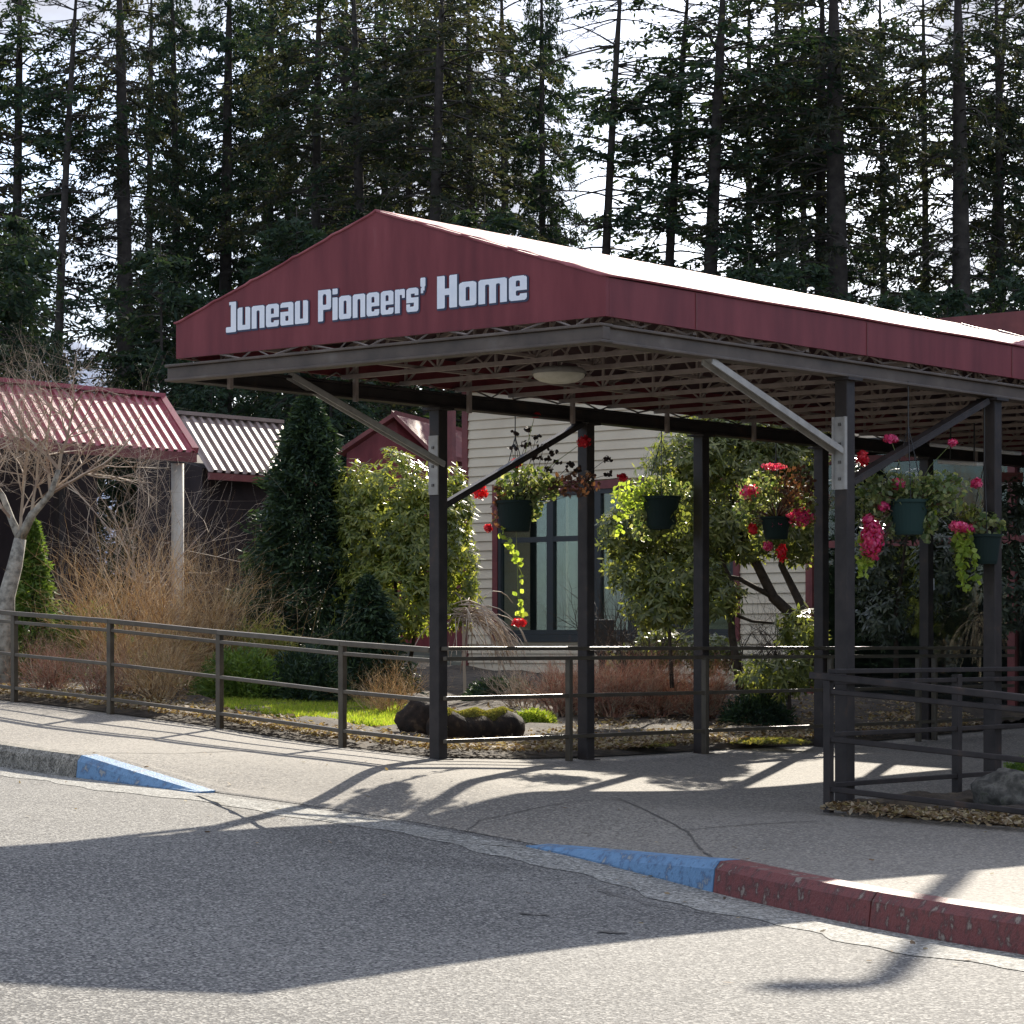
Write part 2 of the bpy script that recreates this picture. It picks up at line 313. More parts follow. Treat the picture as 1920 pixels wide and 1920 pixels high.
KP = np.array([(-18, 36), (-10, 27.2), (-6, 22.7), (-3.8, 20), (-3.06, 19), (-2.07, 17.7), (.09, 15.3), (1.02, 13.6), (2.07, 10.9), (2.75, 9.2), (3.6, 6.8), (4.6, 3), (5.2, 0), (5.6, -6)], float)
KH = np.array([1, 1, 1, 1, 1, 0, 0, 1, 1, 1, 1, 1, 1, 1], float)
KC = [0.0]
for i in range(1, len(KP)): KC.append(KC[-1] + np.linalg.norm(KP[i] - KP[i - 1]))
KC = np.array(KC)
def catmull(P_, T_, t):
    i = int(np.clip(np.searchsorted(T_, t) - 1, 0, len(T_) - 2)); u = (t - T_[i]) / (T_[i + 1] - T_[i])
    def tang(j):
        a, b = max(j - 1, 0), min(j + 1, len(P_) - 1); return (P_[b] - P_[a]) / (T_[b] - T_[a])
    h = T_[i + 1] - T_[i]; p0, p1, m0, m1 = P_[i], P_[i + 1], tang(i) * h, tang(i + 1) * h
    return (2 * u**3 - 3 * u**2 + 1) * p0 + (u**3 - 2 * u**2 + u) * m0 + (-2 * u**3 + 3 * u**2) * p1 + (u**3 - u**2) * m1
TT = np.linspace(0, KC[-1], 360); KK = np.array([catmull(KP, KC, t) for t in TT]); HH = np.interp(TT, KC, KH)
KT = nrm(np.gradient(KK, axis=0)); KN = np.c_[-KT[:, 1], KT[:, 0]]     # KN points away from the road (to +x/+y)
if KN[150] @ np.array([1, 1]) < 0: KN = -KN
def pave_z(X, Y):
    X = np.asarray(X, float); Y = np.asarray(Y, float); sh = X.shape; x = X.ravel(); y = Y.ravel()
    d2 = (x[:, None] - KK[:, 0]) ** 2 + (y[:, None] - KK[:, 1]) ** 2; j = d2.argmin(1); d = np.sqrt(d2[np.arange(len(x)), j]); h = HH[j]
    s = np.clip(d / 1.6, 0, 1); s = s * s * (3 - 2 * s)
    return (Wz(x, y) - .15 + .15 * (h + (1 - h) * s) + .006).reshape(sh)
def pz(x, y): return float(pave_z(np.array([x]), np.array([y]))[0])
def hit(px, py, fn=pz):
    lo = 5.0
    for k in range(2000):
        Y = 6 + k * .02; p = P(px, py, Y)
        if p.z < fn(p.x, p.y): return p
    return P(px, py, 40)
def grid_sheet(name, X, Y, Z, m, kind='structure', label=None, cat=None):
    nr, nc = X.shape; V = np.stack([X, Y, Z], -1).reshape(-1, 3); i = np.arange(nr - 1)[:, None] * nc + np.arange(nc - 1)[None]
    fs = np.stack([i, i + 1, i + nc + 1, i + nc], -1).reshape(-1, 4)
    o = link(name, np_mesh(name, V, fs, 4, True), m); return tag(o, label, cat, None, kind)

# ground to the horizon (dips under the modelled part)
gx = np.r_[np.linspace(-3000, -60, 14), np.linspace(-50, 50, 51), np.linspace(60, 3000, 14)]; gy = np.r_[np.linspace(-400, -10, 6), np.linspace(-6, 110, 59), np.linspace(130, 3000, 14)]
GX, GY = np.meshgrid(gx, gy); GZ = Wz(np.clip(GX, -14, 12), GY) - .5
GZ = np.where(GY > 34, GZ + np.clip((GY - 34) / 8, 0, 1) * .45, GZ)
grid_sheet('ground', GX, GY, GZ, M['forest_floor'], label='dark forest ground under the tall conifers', cat='ground')
rx, ry = np.meshgrid(np.linspace(-30, 7.2, 150), np.linspace(-8, 36, 180))
def road_z(x, y): return Wz(x, y) - .15
grid_sheet('road', rx, ry, road_z(rx, ry), M['asphalt'], label='light grey pebbly asphalt driveway in the foreground', cat='road')
# paving ribbon from the kerb line inward
far = np.array([(-22, 44), (-12, 40), (-8, 36), (-4, 33), (-2, 32), (0, 31), (3, 30), (6, 28), (9, 24), (11, 18), (12, 12), (12, 6), (12, 0), (12, -6)], float)
farc = np.array([catmull(far, KC, t) for t in TT]); inn = KK + KN * .14
v = np.linspace(0, 1, 70)[:, None, None] ** 1.5
RX = inn[None] * (1 - v) + farc[None] * v
Zp = pave_z(RX[..., 0], RX[..., 1]); Zp[0] = Wz(inn[:, 0], inn[:, 1]) - .15 + .15 * HH + .003
grid_sheet('pavement', RX[..., 0], RX[..., 1], Zp, M['pave'], label='grey concrete pavement running under the canopy', cat='pavement')

def kerb_part(name, t0, t1, m, label, gap0=0.0):
    s = [i for i in range(len(TT)) if t0 <= TT[i] <= t1]
    ts = [t0 + gap0] + [TT[i] for i in s if TT[i] > t0 + gap0 + .01] + [t1]
    mb = MB(); rows = []
    for t in ts:
        p = catmull(KP, KC, t); j = min(int(np.searchsorted(TT, t)), len(TT) - 1); n = KN[j]; h = .15 * np.interp(t, KC, KH); bz = float(Wz(p[0], p[1])) - .15
        q = lambda off, z: (p[0] + n[0] * off, p[1] + n[1] * off, bz + z)
        rows.append([q(-.012, -.1), q(-.012, .012), q(0, max(h - .03, .012)), q(.03, h + .01), q(.15, h + .014), q(.16, -.1)])
    k = len(rows[0]); vs = [p for r in rows for p in r]; fs = []
    for i in range(len(rows) - 1):
        for j in range(k): a, b = i * k + j, i * k + (j + 1) % k; fs.append((a, b, b + k, a + k))
    fs.append(tuple(range(k))); e = (len(rows) - 1) * k; fs.append(tuple(e + j for j in range(k))[::-1]); mb.add(vs, fs)
    return tag(mb.build(name, m), label, 'kerb', None, 'structure')
tj = KC[7] + (KC[8] - KC[7]) * .55
kerb_part('kerb', KC[0], KC[4] - .01, M['kerb'], 'plain weathered concrete kerb at the left edge of the driveway')
kerb_part('kerb', KC[4], KC[5], M['blue_paint'], 'pale blue painted kerb tapering down beside the left fence pavement')
kerb_part('kerb', KC[6], KC[7], M['blue_paint'], 'bright blue painted kerb ramp joining the red kerb')
kerb_part('kerb', KC[7] + .012, tj, M['red_paint'], 'short worn red kerb block next to the blue ramp')
kerb_part('kerb', tj + .014, KC[-1], M['red_paint'], 'long chipped red kerb running out of the frame at right')
gw = np.stack([KK - KN * .42, KK - KN * .2, KK - KN * .0], 0); gw[0] += KN * (.05 * np.sin(TT * 3.1)[:, None] + .03 * np.sin(TT * 9.7)[:, None])
grid_sheet('gutter', gw[..., 0], gw[..., 1], road_z(gw[..., 0], gw[..., 1]) + .003, M['gutter'], label='pale concrete gutter strip along the kerb', cat='gutter')
# joints and cracks in the paving
def strip(pts, w, lift=.004, fn=pz, jag=.006, name='joint', m=None):
    ps = [hit(x, y, fn) for x, y in pts]; fine = []
    for a, b in zip(ps[:-1], ps[1:]):
        n = max(2, int((b - a).length / .12))
        for i in range(n): fine.append(a.lerp(b, i / n))
    fine.append(ps[-1]); vs = []; fs = []
    for i, p in enumerate(fine):
        d = (fine[min(i + 1, len(fine) - 1)] - fine[max(i - 1, 0)]); d.z = 0; d.normalize(); n = Vector((-d.y, d.x, 0)); j = random.uniform(-jag, jag); ww = w * random.uniform(.6, 1.3)
        for s in (-1, 1):
            q = p + n * (j + s * ww / 2); vs.append((q.x, q.y, fn(q.x, q.y) + lift))
        if i: fs.append((2 * i - 2, 2 * i - 1, 2 * i + 1, 2 * i))
    mb = MB(); mb.add(vs, fs); return tag(mb.build(name, m or M['joint']), None, None, None, 'structure')
JL = [('straight joint groove across the shaded paving', [(1160, 1498), (1230, 1530), (1290, 1560), (1345, 1612)], .014), ('pale edge joint curving to the railing foot', [(1290, 1558), (1400, 1548), (1530, 1540)], .012),
      ('long joint across the apron under the canopy', [(770, 1565), (900, 1540), (1160, 1500)], .009), ('ragged joint between apron and driveway', [(370, 1490), (560, 1528), (760, 1568), (990, 1592)], .035),
      ('short dark joint crossing the sunny left pavement', [(160, 1412), (330, 1414), (480, 1408)], .02), ('hairline crack beneath the left canopy row', [(960, 1468), (1060, 1487), (1165, 1498)], .006)]
for lab, pts, w in JL:
    o = strip(pts, w); o['label'] = lab; o['category'] = 'joint'
rz1 = lambda x, y: float(Wz(x, y)) - .15
o = strip([(1120, 1670), (1230, 1700), (1340, 1716)], .012, .009, rz1); tag(o, 'thin crack in the gutter in front of the blue kerb', 'crack')
o = strip([(975, 1714), (1000, 1716), (1030, 1718)], .035, .006, rz1); tag(o, 'small dark tar mark in the shaded driveway', 'tar mark')
o = strip([(1120, 1748), (1145, 1750), (1172, 1752)], .04, .006, rz1); tag(o, 'larger dark tar mark nearest the canopy shadow edge', 'tar mark')

# garden beds
def ribbon_sheet(name, near, far_, m, nz=40, dz=.03, bump=.03, label=None, cat=None, kind='structure'):
    near = np.array(near, float); far_ = np.array(far_, float)
    def res_(p, n=90):
        c = np.r_[0, np.cumsum(np.linalg.norm(np.diff(p, axis=0), axis=1))]; t = np.linspace(0, c[-1], n); return np.c_[np.interp(t, c, p[:, 0]), np.interp(t, c, p[:, 1])]
    a, b = res_(near), res_(far_); v = np.linspace(0, 1, nz)[:, None, None]; R = a[None] * (1 - v) + b[None] * v
    X, Y = R[..., 0], R[..., 1]; edge = np.minimum(np.minimum(v[..., 0] * 12, 1), 1) * np.ones_like(X)
    Z = pave_z(X, Y) + .008 + edge * (dz + bump * (np.sin(X * 5.1 + Y * 3.3) * np.sin(Y * 4.7 - X * 2.1) * .5 + .5) + bump * .5 * rng.random(X.shape))
    return grid_sheet(name, X, Y, Z, m, kind, label, cat)
FENCE = [(-11, 30.6), (-7, 27.2), (-4.54, 24.62), (-3.5, 23.52), (-2.45, 22.62), (-1.32, 21.03), (-.62, 20.28)]
lrow = [tuple(cv(a, CW + .06)[:2]) for a in (2.66, 4.4, 6, 8, 9.6, 10.8)]
near = [(x, y + .06) for x, y in FENCE] + lrow
ribbon_sheet('planting_bed', near, [(-24, 44), (-12, 44), (-4, 42), (0, 36), (3, 33), (7, 30)], M['soil'], 60, .03, .06, 'brown mulched garden bed behind the railings', 'planting bed')
cb = [tuple(cv(2.45, b)[:2]) for b in (-.12, -1.2, -2.6, -5)]; fb = [tuple(cv(a, b)[:2]) for a, b in ((2.7, -.05), (4.4, -.12), (7, -.25), (9, -1.5))]
ribbon_sheet('planting_bed', cb, fb, M['soil'], 30, .03, .05, 'shaded planting bed inside the right corner railing', 'planting bed')
bed_z = lambda x, y: pz(x, y) + .06

# far hill beyond the trees, blue of the air mixed into its colour
hx = np.linspace(-700, 700, 80); hyv = np.linspace(1300, 2100, 24); HXg, HYg = np.meshgrid(hx, hyv)
ridge = 150 - .12 * hx + 40 * np.sin(hx * .012) + 16 * np.sin(hx * .045 + 1) + 6 * np.sin(hx * .17)
tv = (HYg - 1300) / 800; HZ = -5 + ridge[None] * np.sin(np.clip(tv * 1.5, 0, 1) * math.pi / 2) + rng.normal(size=HXg.shape) * 2
grid_sheet('hill', HXg, HYg, HZ, M['hill'], label='far forested hill in painted haze blue glimpsed between the left trunks', cat='hill')

# ------------------------------------------------------------------ entrance canopy
can = empty('entrance_canopy', cv(0, CW / 2, 0), 'maroon gabled entrance canopy on steel posts, lettered across its front', 'canopy')
LEN = 13.4; ZB, ZT, ZR = 3.03, 3.27, 3.84; HALF = CW / 2
# gable panel (front face, with thickness)
prof = [(0, ZB), (CW, ZB), (CW, ZT), (HALF, ZR), (0, ZT)]
mb = MB(); n = len(prof)
mb.add([cv(0, b, z) for b, z in prof] + [cv(.03, b, z) for b, z in prof], [tuple(range(n)), tuple(range(n, 2 * n))[::-1]] + [(i, (i + 1) % n, n + (i + 1) % n, n + i) for i in range(n)])
gable = mb.build('gable_panel', M['maroon'], can)
for sgn, nm in ((0, 'r'), (1, 'l')):
    b0, b1 = (0, .03) if sgn == 0 else (CW - .03, CW)
    fa = MB().cbox(.032, LEN, b0, b1, ZB, ZT - .012).build('fascia', M['maroon'], can)
    bo = -.004 if sgn == 0 else CW + .001
    for a in (.89, 2.82, 4.75, 6.68, 8.6, 10.5): MB().cbox(a, a + .012, bo, bo + .003, ZB + .004, ZT - .016).build('seam', M['red_trim'], fa)
# roof slopes with low battens along the length
for sgn in (0, 1):
    mb = MB(); be = -.015 if sgn == 0 else CW + .015; N = 44
    us = np.linspace(0, 1, N); vs_ = []; segs_a = np.linspace(-.01, LEN, 60)
    for ai, a in enumerate(segs_a):
        for u in us:
            b = be + (HALF - be) * u; z = ZT - .004 + (ZR - ZT - .0095 * a) * u + .009 * max(0, math.cos(u * math.pi * 10)) ** 8 + .002 * math.sin(a * 3.3 + u * 9)
            vs_.append(cv(a, b, z))
    fs = [(i * N + j, i * N + j + 1, (i + 1) * N + j + 1, (i + 1) * N + j) for i in range(len(segs_a) - 1) for j in range(N - 1)]
    me = bpy.data.meshes.new('roof_slope'); me.from_pydata(vs_, [], fs); me.update(); o = link('roof_slope', me, M['roof_skin'], can)
    so = o.modifiers.new('thick', 'SOLIDIFY'); so.thickness = .012; so.offset = -1 if sgn else 1
    me.polygons.foreach_set('use_smooth', [True] * len(me.polygons))
for sgn in (0, 1):
    be = .03 if sgn == 0 else CW - .03; z0_, z1_ = ZT - .035, ZR - .04
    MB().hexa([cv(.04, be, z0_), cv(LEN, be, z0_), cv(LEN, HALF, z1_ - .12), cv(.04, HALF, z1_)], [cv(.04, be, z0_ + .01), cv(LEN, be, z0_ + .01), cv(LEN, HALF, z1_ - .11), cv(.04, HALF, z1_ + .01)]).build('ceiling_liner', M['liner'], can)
# eave beams
ZBB, ZBT = 2.872, 2.985
def ibeam(a0, a1, b0, b1):
    mb = MB()
    if a1 - a0 > b1 - b0:
        bc = (b0 + b1) / 2; mb.cbox(a0, a1, b0, b1, ZBB, ZBB + .018).cbox(a0, a1, b0, b1, ZBT - .018, ZBT).cbox(a0 + .003, a1 - .003, bc - .035, bc + .035, ZBB + .018, ZBT - .018)
    else:
        ac = (a0 + a1) / 2; mb.cbox(a0, a1, b0, b1, ZBB, ZBB + .018).cbox(a0, a1, b0, b1, ZBT - .018, ZBT).cbox(ac - .035, ac + .035, b0 + .003, b1 - .003, ZBB + .018, ZBT - .018)
    return mb
ibeam(.05, LEN, .0, .12).build('eave_beam', M['beam'], can, .004)
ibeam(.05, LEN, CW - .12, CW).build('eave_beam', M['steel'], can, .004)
ibeam(-.075, .045, -.02, CW + .035).build('front_beam', M['beam'], can, .004)
# trusses
for k in range(21):
    a = .33 + k * .62; mb = MB()
    zc = 3.02
    mb.bar(cv(a, .05, zc), cv(a, CW - .05, zc), .035, .03)
    mb.bar(cv(a, .06, ZT - .06), cv(a, HALF, ZR - .07), .03, .03); mb.bar(cv(a, CW - .06, ZT - .06), cv(a, HALF, ZR - .07), .03, .03)
    nb = 8
    for i in range(nb + 1):
        b = .1 + (CW - .2) * i / nb; zt = ZT - .06 + (ZR - .07 - ZT + .06) * (1 - abs(b - HALF) / HALF)
        if i % 2 == 0: mb.bar(cv(a, b, zc), cv(a, b, zt), .018, .018)
        if i < nb:
            b2 = .1 + (CW - .2) * (i + 1) / nb; z2 = ZT - .06 + (ZR - .07 - ZT + .06) * (1 - abs(b2 - HALF) / HALF)
            if i % 2 == 0: mb.bar(cv(a, b, zc), cv(a, b2, z2), .014, .014)
            else: mb.bar(cv(a, b, zt), cv(a, b2, zc), .014, .014)
    if k % 2 == 0: mb.bar(cv(a + .02, CW - .16, ZBB - .03), cv(a + .02, CW - .16, 3.2), .03, .03)
    mb.build('truss', M['truss'], can)
for b in (.75, HALF, CW - .75):
    MB().bar(cv(.05, b, 3.047), cv(LEN - .05, b, 3.047), .03, .022).build('purlin', M['truss'], can)
# bottom edge lattice between fascia and beam
for side in (0, 1, 2):
    mb = MB(); Lk = CW if side == 2 else LEN; x = .1; zz_ = []; k = 0
    while x < Lk - .1:
        z_ = (2.992 if k % 2 else 3.05) + random.uniform(-.012, .012); zz_.append(cv(.01, x, z_) if side == 2 else cv(x, .05 if side == 0 else CW - .05, z_)); x += random.uniform(.07, .34); k += 1
    mb.tube(zz_, .007, 4)
    mb.build('lattice', M['truss'], can)
# posts
def a_at(px, b):
    k = (px - HX) / F; c = C0 + b * LH; return (k * c[1] - c[0]) / (RH[0] - k * RH[1])
RA = [a_at(1584, .06), a_at(1861, .06), 6.2, 8.1, 9.9, 11.7]; LA = [a_at(x, CW - .06) for x in (822, 1099, 1315, 1540, 1737)]
PW = .098
def post(a, b, base, lab=None):
    m = MB().cbox(a - PW / 2, a + PW / 2, b - PW / 2, b + PW / 2, base, ZBB - .001); o = m.build('post', M['steel'], can, .006)
    MB().cbox(a - .085, a + .085, b - .085, b + .085, ZBB - .02, ZBB - .002).build('cap_plate', M['steel'], o)
    MB().cbox(a - .08, a + .08, b - .08, b + .08, base - .01, base + .012).build('base_plate', M['steel'], o)
    return o
RB, LB = .06, CW - .06; R0, L0 = RA[0], LA[0]
for i, a in enumerate(RA):
    p = cv(a, RB); po = post(a, RB, pz(p.x, p.y) - .01)
    if i == 0:
        pl = MB().cbox(a - PW / 2 - .012, a - PW / 2 - .0015, RB - .052, RB + .052, 2.13, 2.61).cbox(a - PW / 2 - .03, a - PW / 2 - .013, RB - .052, RB - .04, 2.13, 2.61).cbox(a - PW / 2 - .03, a - PW / 2 - .013, RB + .04, RB + .052, 2.13, 2.61).build('bracket_plate', M['galv'], po)
        for z in (2.19, 2.3, 2.42, 2.55): MB().cbox(a - PW / 2 - .02, a - PW / 2 - .0125, RB - .01, RB + .01, z, z + .02).build('bolt', M['bolt'], po)
for i, a in enumerate(LA):
    p = cv(a, LB); po = post(a, LB, pz(p.x, p.y) - .01)
    if i == 0:
        pl = MB().cbox(a - PW / 2 - .012, a - PW / 2 - .0015, LB - .047, LB + .045, 2.22, 2.66).build('bracket_plate', M['galv'], po)
        for z in (2.28, 2.42, 2.56): MB().cbox(a - PW / 2 - .02, a - PW / 2 - .0125, LB - .01, LB + .01, z, z + .02).build('bolt', M['bolt'], po)
def channel(p, q, w, m, name='brace'):
    mb = MB(); mb.bar(p, q, w, .012)
    d = (Vector(q) - Vector(p)).normalized(); x = d.cross(Vector((0, 0, 1))).normalized() * (w / 2); y = x.cross(d).normalized()
    for s in (-1, 1): mb.bar(Vector(p) + x * s - y * .022 , Vector(q) + x * s - y * .022, .01, .034)
    return mb.build(name, m, can)
channel(cv(R0 - .07, RB, 2.40), cv(1.1, RB, 2.876), .075, M['galv'])
channel(cv(L0 - .03, CW - .128, 2.46), cv(a_at(545, CW - .128), CW - .128, 2.995), .055, M['galv'])
channel(cv(R0 + .05, RB, 2.2), cv(RA[1] - .12, RB, 2.86), .075, M['steel'])
channel(cv(L0 + .05, LB, 2.16), cv(LA[1] - .08, LB, 2.87), .05, M['steel'])

# lettering, rasterised from simple block glyphs (no overlapping faces)
def rr(g, x0, y0, x1, y1, r=7, val=1):
    H_, W_ = g.shape; yy, xx = np.mgrid[0:H_, 0:W_]; x = (xx + .5) * 2 - 14; y = (yy + .5) * 2 - 14
    cx = np.clip(x, x0 + r, x1 - r); cy = np.clip(y, y0 + r, y1 - r)
    g[(x - cx) ** 2 + (y - cy) ** 2 <= r * r] = val
GL = {
 'J': (52, [(26, 0, 52, 100, 5, 1), (18, 90, 40, 100, 2, 1), (2, 0, 44, 18, 5, 1)]),
 'u': (62, [(0, 0, 62, 73, 6, 1), (24, 16, 38, 90, 2, 0)]),
 'n': (62, [(0, 0, 62, 73, 6, 1), (0, 0, 24, 20, 1, 1), (38, 0, 62, 20, 1, 1), (24, -20, 38, 57, 2, 0)]),
 'e': (62, [(0, 0, 62, 73, 10, 1), (24, 42, 38, 59, 2, 0), (24, 15, 38, 29, 2, 0), (36, 21, 80, 30, 1, 0)]),
 'a': (62, [(0, 0, 62, 73, 8, 1), (-12, 44, 38, 57, 1, 0), (24, 15, 38, 30, 2, 0), (38, 0, 62, 30, 1, 1)]),
 'P': (66, [(0, 36, 66, 100, 10, 1), (0, 0, 25, 100, 2, 1), (25, 52, 41, 85, 3, 0)]),
 'i': (25, [(0, 0, 25, 72, 2, 1), (0, 82, 25, 100, 3, 1)]),
 'o': (62, [(0, 0, 62, 73, 10, 1), (24, 16, 38, 57, 3, 0)]),
 'r': (48, [(0, 0, 24, 73, 2, 1), (20, 56, 48, 73, 4, 1), (34, 46, 48, 66, 2, 1)]),
 's': (58, [(0, 0, 58, 73, 10, 1), (23, 45, 80, 56, 1, 0), (40, 50, 58, 66, 2, 1), (-20, 17, 35, 28, 1, 0), (0, 8, 18, 24, 2, 1)]),
 '\u2019': (28, [(2, 74, 26, 102, 4, 1), (8, 62, 22, 84, 3, 1), (4, 54, 16, 70, 3, 1)]),
 'H': (72, [(0, 0, 27, 100, 2, 1), (45, 0, 72, 100, 2, 1), (20, 41, 50, 59, 1, 1)]),
 'm': (100, [(0, 0, 100, 73, 6, 1), (0, 0, 24, 20, 1, 1), (38, 0, 62, 30, 1, 1), (76, 0, 100, 20, 1, 1), (24, -20, 38, 57, 2, 0), (62, -20, 76, 57, 2, 0)]),
}
def glyph(ch):
    w, ops = GL[ch]; g = np.zeros((66, (w + 30) // 2), int)
    for o_ in ops: rr(g, *o_)
    e = np.zeros_like(g); Hh, Ww = g.shape
    for dy in range(-2, 3):
        for dx in range(-2, 3):
            if dx * dx + dy * dy <= 5:
                e[max(0, dy - 1 + 1 - 1 + 0):Hh, :] = e[max(0, dy - 1 + 1 - 1 + 0):Hh, :]
                sh = np.roll(np.roll(g, dy - 1, 0), dx + 1, 1); e |= sh
    return w, g, e
def add_runs(mb, g, u0, z0, sx, sz, a_front, a_back, mi):
    # u measured from the left end of the gable (b = CW - u)
    for r in range(g.shape[0]):
        row = g[r]; c = 0
        while c < len(row):
            if row[c]:
                e = c
                while e < len(row) and row[e]: e += 1
                ua, ub = u0 + (c * 2 - 14) * sx, u0 + (e * 2 - 14) * sx; za, zb = z0 + (r * 2 - 14) * sz, z0 + (r * 2 - 12) * sz
                mb.add([cv(a_front, CW - ua, za), cv(a_front, CW - ub, za), cv(a_front, CW - ub, zb), cv(a_front, CW - ua, zb)], [(0, 1, 2, 3)], mi)
                c = e
            else: c += 1
for word, ua, ub in (('Juneau', .485, 1.246), ('Pioneers\u2019', 1.335, 2.262), ('Home', 2.355, 3.075)):
    gap = 7; tot = sum(GL[c][0] for c in word) + gap * (len(word) - 1); sx = (ub - ua) / tot; u = ua; sz = .2 / 100
    for ch in word:
        w, g, e = glyph(ch); mb = MB(); dz = -.008 if ch == 'J' else 0
        add_runs(mb, e, u, 3.175 + dz, sx, sz, -.004, 0, 1); add_runs(mb, g, u, 3.175 + dz, sx, sz, -.0075, 0, 0)
        me = bpy.data.meshes.new('letter'); me.from_pydata(mb.v, [], mb.f); me.update(); me.polygons.foreach_set('material_index', mb.m)
        link('letter', me, [M['white_letter'], M['navy']], gable); u += (w + gap) * sx

# ceiling light under the canopy
p = P(1048, 700, 18.4)
cl = empty('ceiling_light', p, 'oval cream ceiling light hanging below the canopy trusses near the front', 'ceiling light')
MB().lathe(p, [(0.001, .045), (.10, .045), (.165, .035), (.185, .015), (.185, -.005)], 32).build('housing', M['galv'], cl, smooth=True)
MB().lathe(p, [(.18, -.006), (.17, -.03), (.135, -.052), (.08, -.066), (.001, -.07)], 32).build('diffuser', M['lamp_glass'], cl, smooth=True)
MB().tube([p + Vector((0, 0, .04)), p + Vector((0, 0, .12))], .012).build('stem', M['truss'], cl)

# ------------------------------------------------------------------ railings
def railing(name, pts, heights, posts, label, rails=(.82, .745, .45, .14), cap_h=.045, group='brown steel railings', w=.042, tops=None):
    """pts: list of (x,y,z_base) ; rails heights above base"""
    o = empty(name, Vector(pts[0]), label, 'railing', group)
    for i, h in enumerate(rails):
        mb = MB(); wd = .062 if i == 0 else .034; hh = .04 if i == 0 else .03
        for a, b in zip(pts[:-1], pts[1:]):
            mb.bar(Vector(a) + Vector((0, 0, h)), Vector(b) + Vector((0, 0, h)), wd, hh)
        mb.build('top_rail' if i == 0 else 'rail', M['rail'], o, .004)
    for (x, y, z) in posts:
        mb = MB(); mb.bar((x, y, pz(x, y) - .02), (x, y, z + rails[0] - .02), w, w); mb.build('post', M['rail'], o, .004)
    return o
fp = [(-11, 30.4, 1.05), (-7, 27.0, .80), (-4.54, 24.6, .575), (-3.5, 23.5, .496), (-2.45, 22.6, .394), (-1.32, 21, .30), (-.60, 20.2, .25)]
railing('railing', fp, None, fp[1:6], 'sunlit brown railing climbing leftwards along the garden pavement', rails=(.815, .735, .44, .135), w=.05)
# left canopy row railing, level, fixed just in front of the posts
bL = LB - .09
lp = [cv(L0 - .03, bL), cv(11.0, bL)]
o = empty('railing', lp[0], 'level brown railing between the far left canopy posts', 'railing', 'brown steel railings')
for i, (z, wd, hh) in enumerate(((1.075, .075, .03), (1.0, .036, .03), (.705, .036, .03), (.385, .036, .03))):
    MB().bar(Vector((lp[0].x, lp[0].y, z)), Vector((lp[1].x, lp[1].y, z)), wd, hh).build('top_rail' if i == 0 else 'rail', M['rail'], o, .003)
for a in [a_at(x, bL) for x in (1067, 1322, 1557, 1722, 1752)]:
    p = cv(a, bL); MB().bar((p.x, p.y, pz(p.x, p.y) - .02), (p.x, p.y, 1.0), .045, .045).build('post', M['rail'], o, .004)
# right corner railings
cp_ = Vector((2.06, 17.55, 0)); dl = Vector((-LH[0], -LH[1], 0)); dr = Vector((RH[0], RH[1], 0))
o = empty('railing', cp_, 'near brown railing from the right front post running out of frame', 'railing', 'brown steel railings')
zs0 = (.905, .80, .49, .165); zs1 = (.78, .70, .39, .07); q1 = cp_ + dl * 1.47
for i, (za, zb) in enumerate(zip(zs0, zs1)):
    ext = -.13 if i == 0 else 0; far_p = cp_ + dl * 4.4; k = 4.4 / 1.47
    a = cp_ + dl * ext; a.z = za; b = far_p.copy(); b.z = za + (zb - za) * k
    MB().bar(a, b, .07 if i == 0 else .036, .045 if i == 0 else .036).build('top_rail' if i == 0 else 'rail', M['steel'], o, .006)
for k in (0, 2.1, 4.2):
    p = cp_ + dl * k; MB().bar((p.x, p.y, pz(p.x, p.y) - .02), (p.x, p.y, .885 - .085 * k), .052, .052).build('post', M['steel'], o, .004)
o = empty('railing', cp_ + dr * .05, 'shaded railing running from the right front post back toward the entrance', 'railing', 'brown steel railings')
for i, z in enumerate((.93, .86, .52, .19)):
    a = cp_ + dr * .04; a.z = z; b = cp_ + dr * 6.2; b.z = z
    MB().bar(a, b, .06 if i == 0 else .034, .032).build('top_rail' if i == 0 else 'rail', M['steel'], o, .004)
for k in (1.62, 3.6, 5.6):
    p = cp_ + dr * k; MB().bar((p.x, p.y, pz(p.x, p.y) - .02), (p.x, p.y, .9), .055, .055).build('post', M['steel'], o, .004)

# ------------------------------------------------------------------ buildings
def clap(mb, a, b0, b1, z0, z1, ex=.128, t=.024, axis='l', mi=0):
    """lap siding on a wall at canopy coordinate a (faces -a) or, with axis 'r', at b (faces -b)"""
    n = int((z1 - z0) / ex)
    for i in range(n):
        za = z0 + i * ex; zb = min(za + ex, z1)
        if axis == 'l':
            bt = [cv(a - t, b0, za), cv(a - t, b1, za), cv(a + .02, b1, za), cv(a + .02, b0, za)]
            tp = [cv(a - .001, b0, zb), cv(a - .001, b1, zb), cv(a + .02, b1, zb), cv(a + .02, b0, zb)]
        else:
            bt = [cv(b0, a - t, za), cv(b1, a - t, za), cv(b1, a + .02, za), cv(b0, a + .02, za)]
            tp = [cv(b0, a - .001, zb), cv(b1, a - .001, zb), cv(b1, a + .02, zb), cv(b0, a + .02, zb)]
        mb.hexa(bt, tp, mi)
    return mb
WA = 15.6; ZW0, ZW1 = .35, 4.65
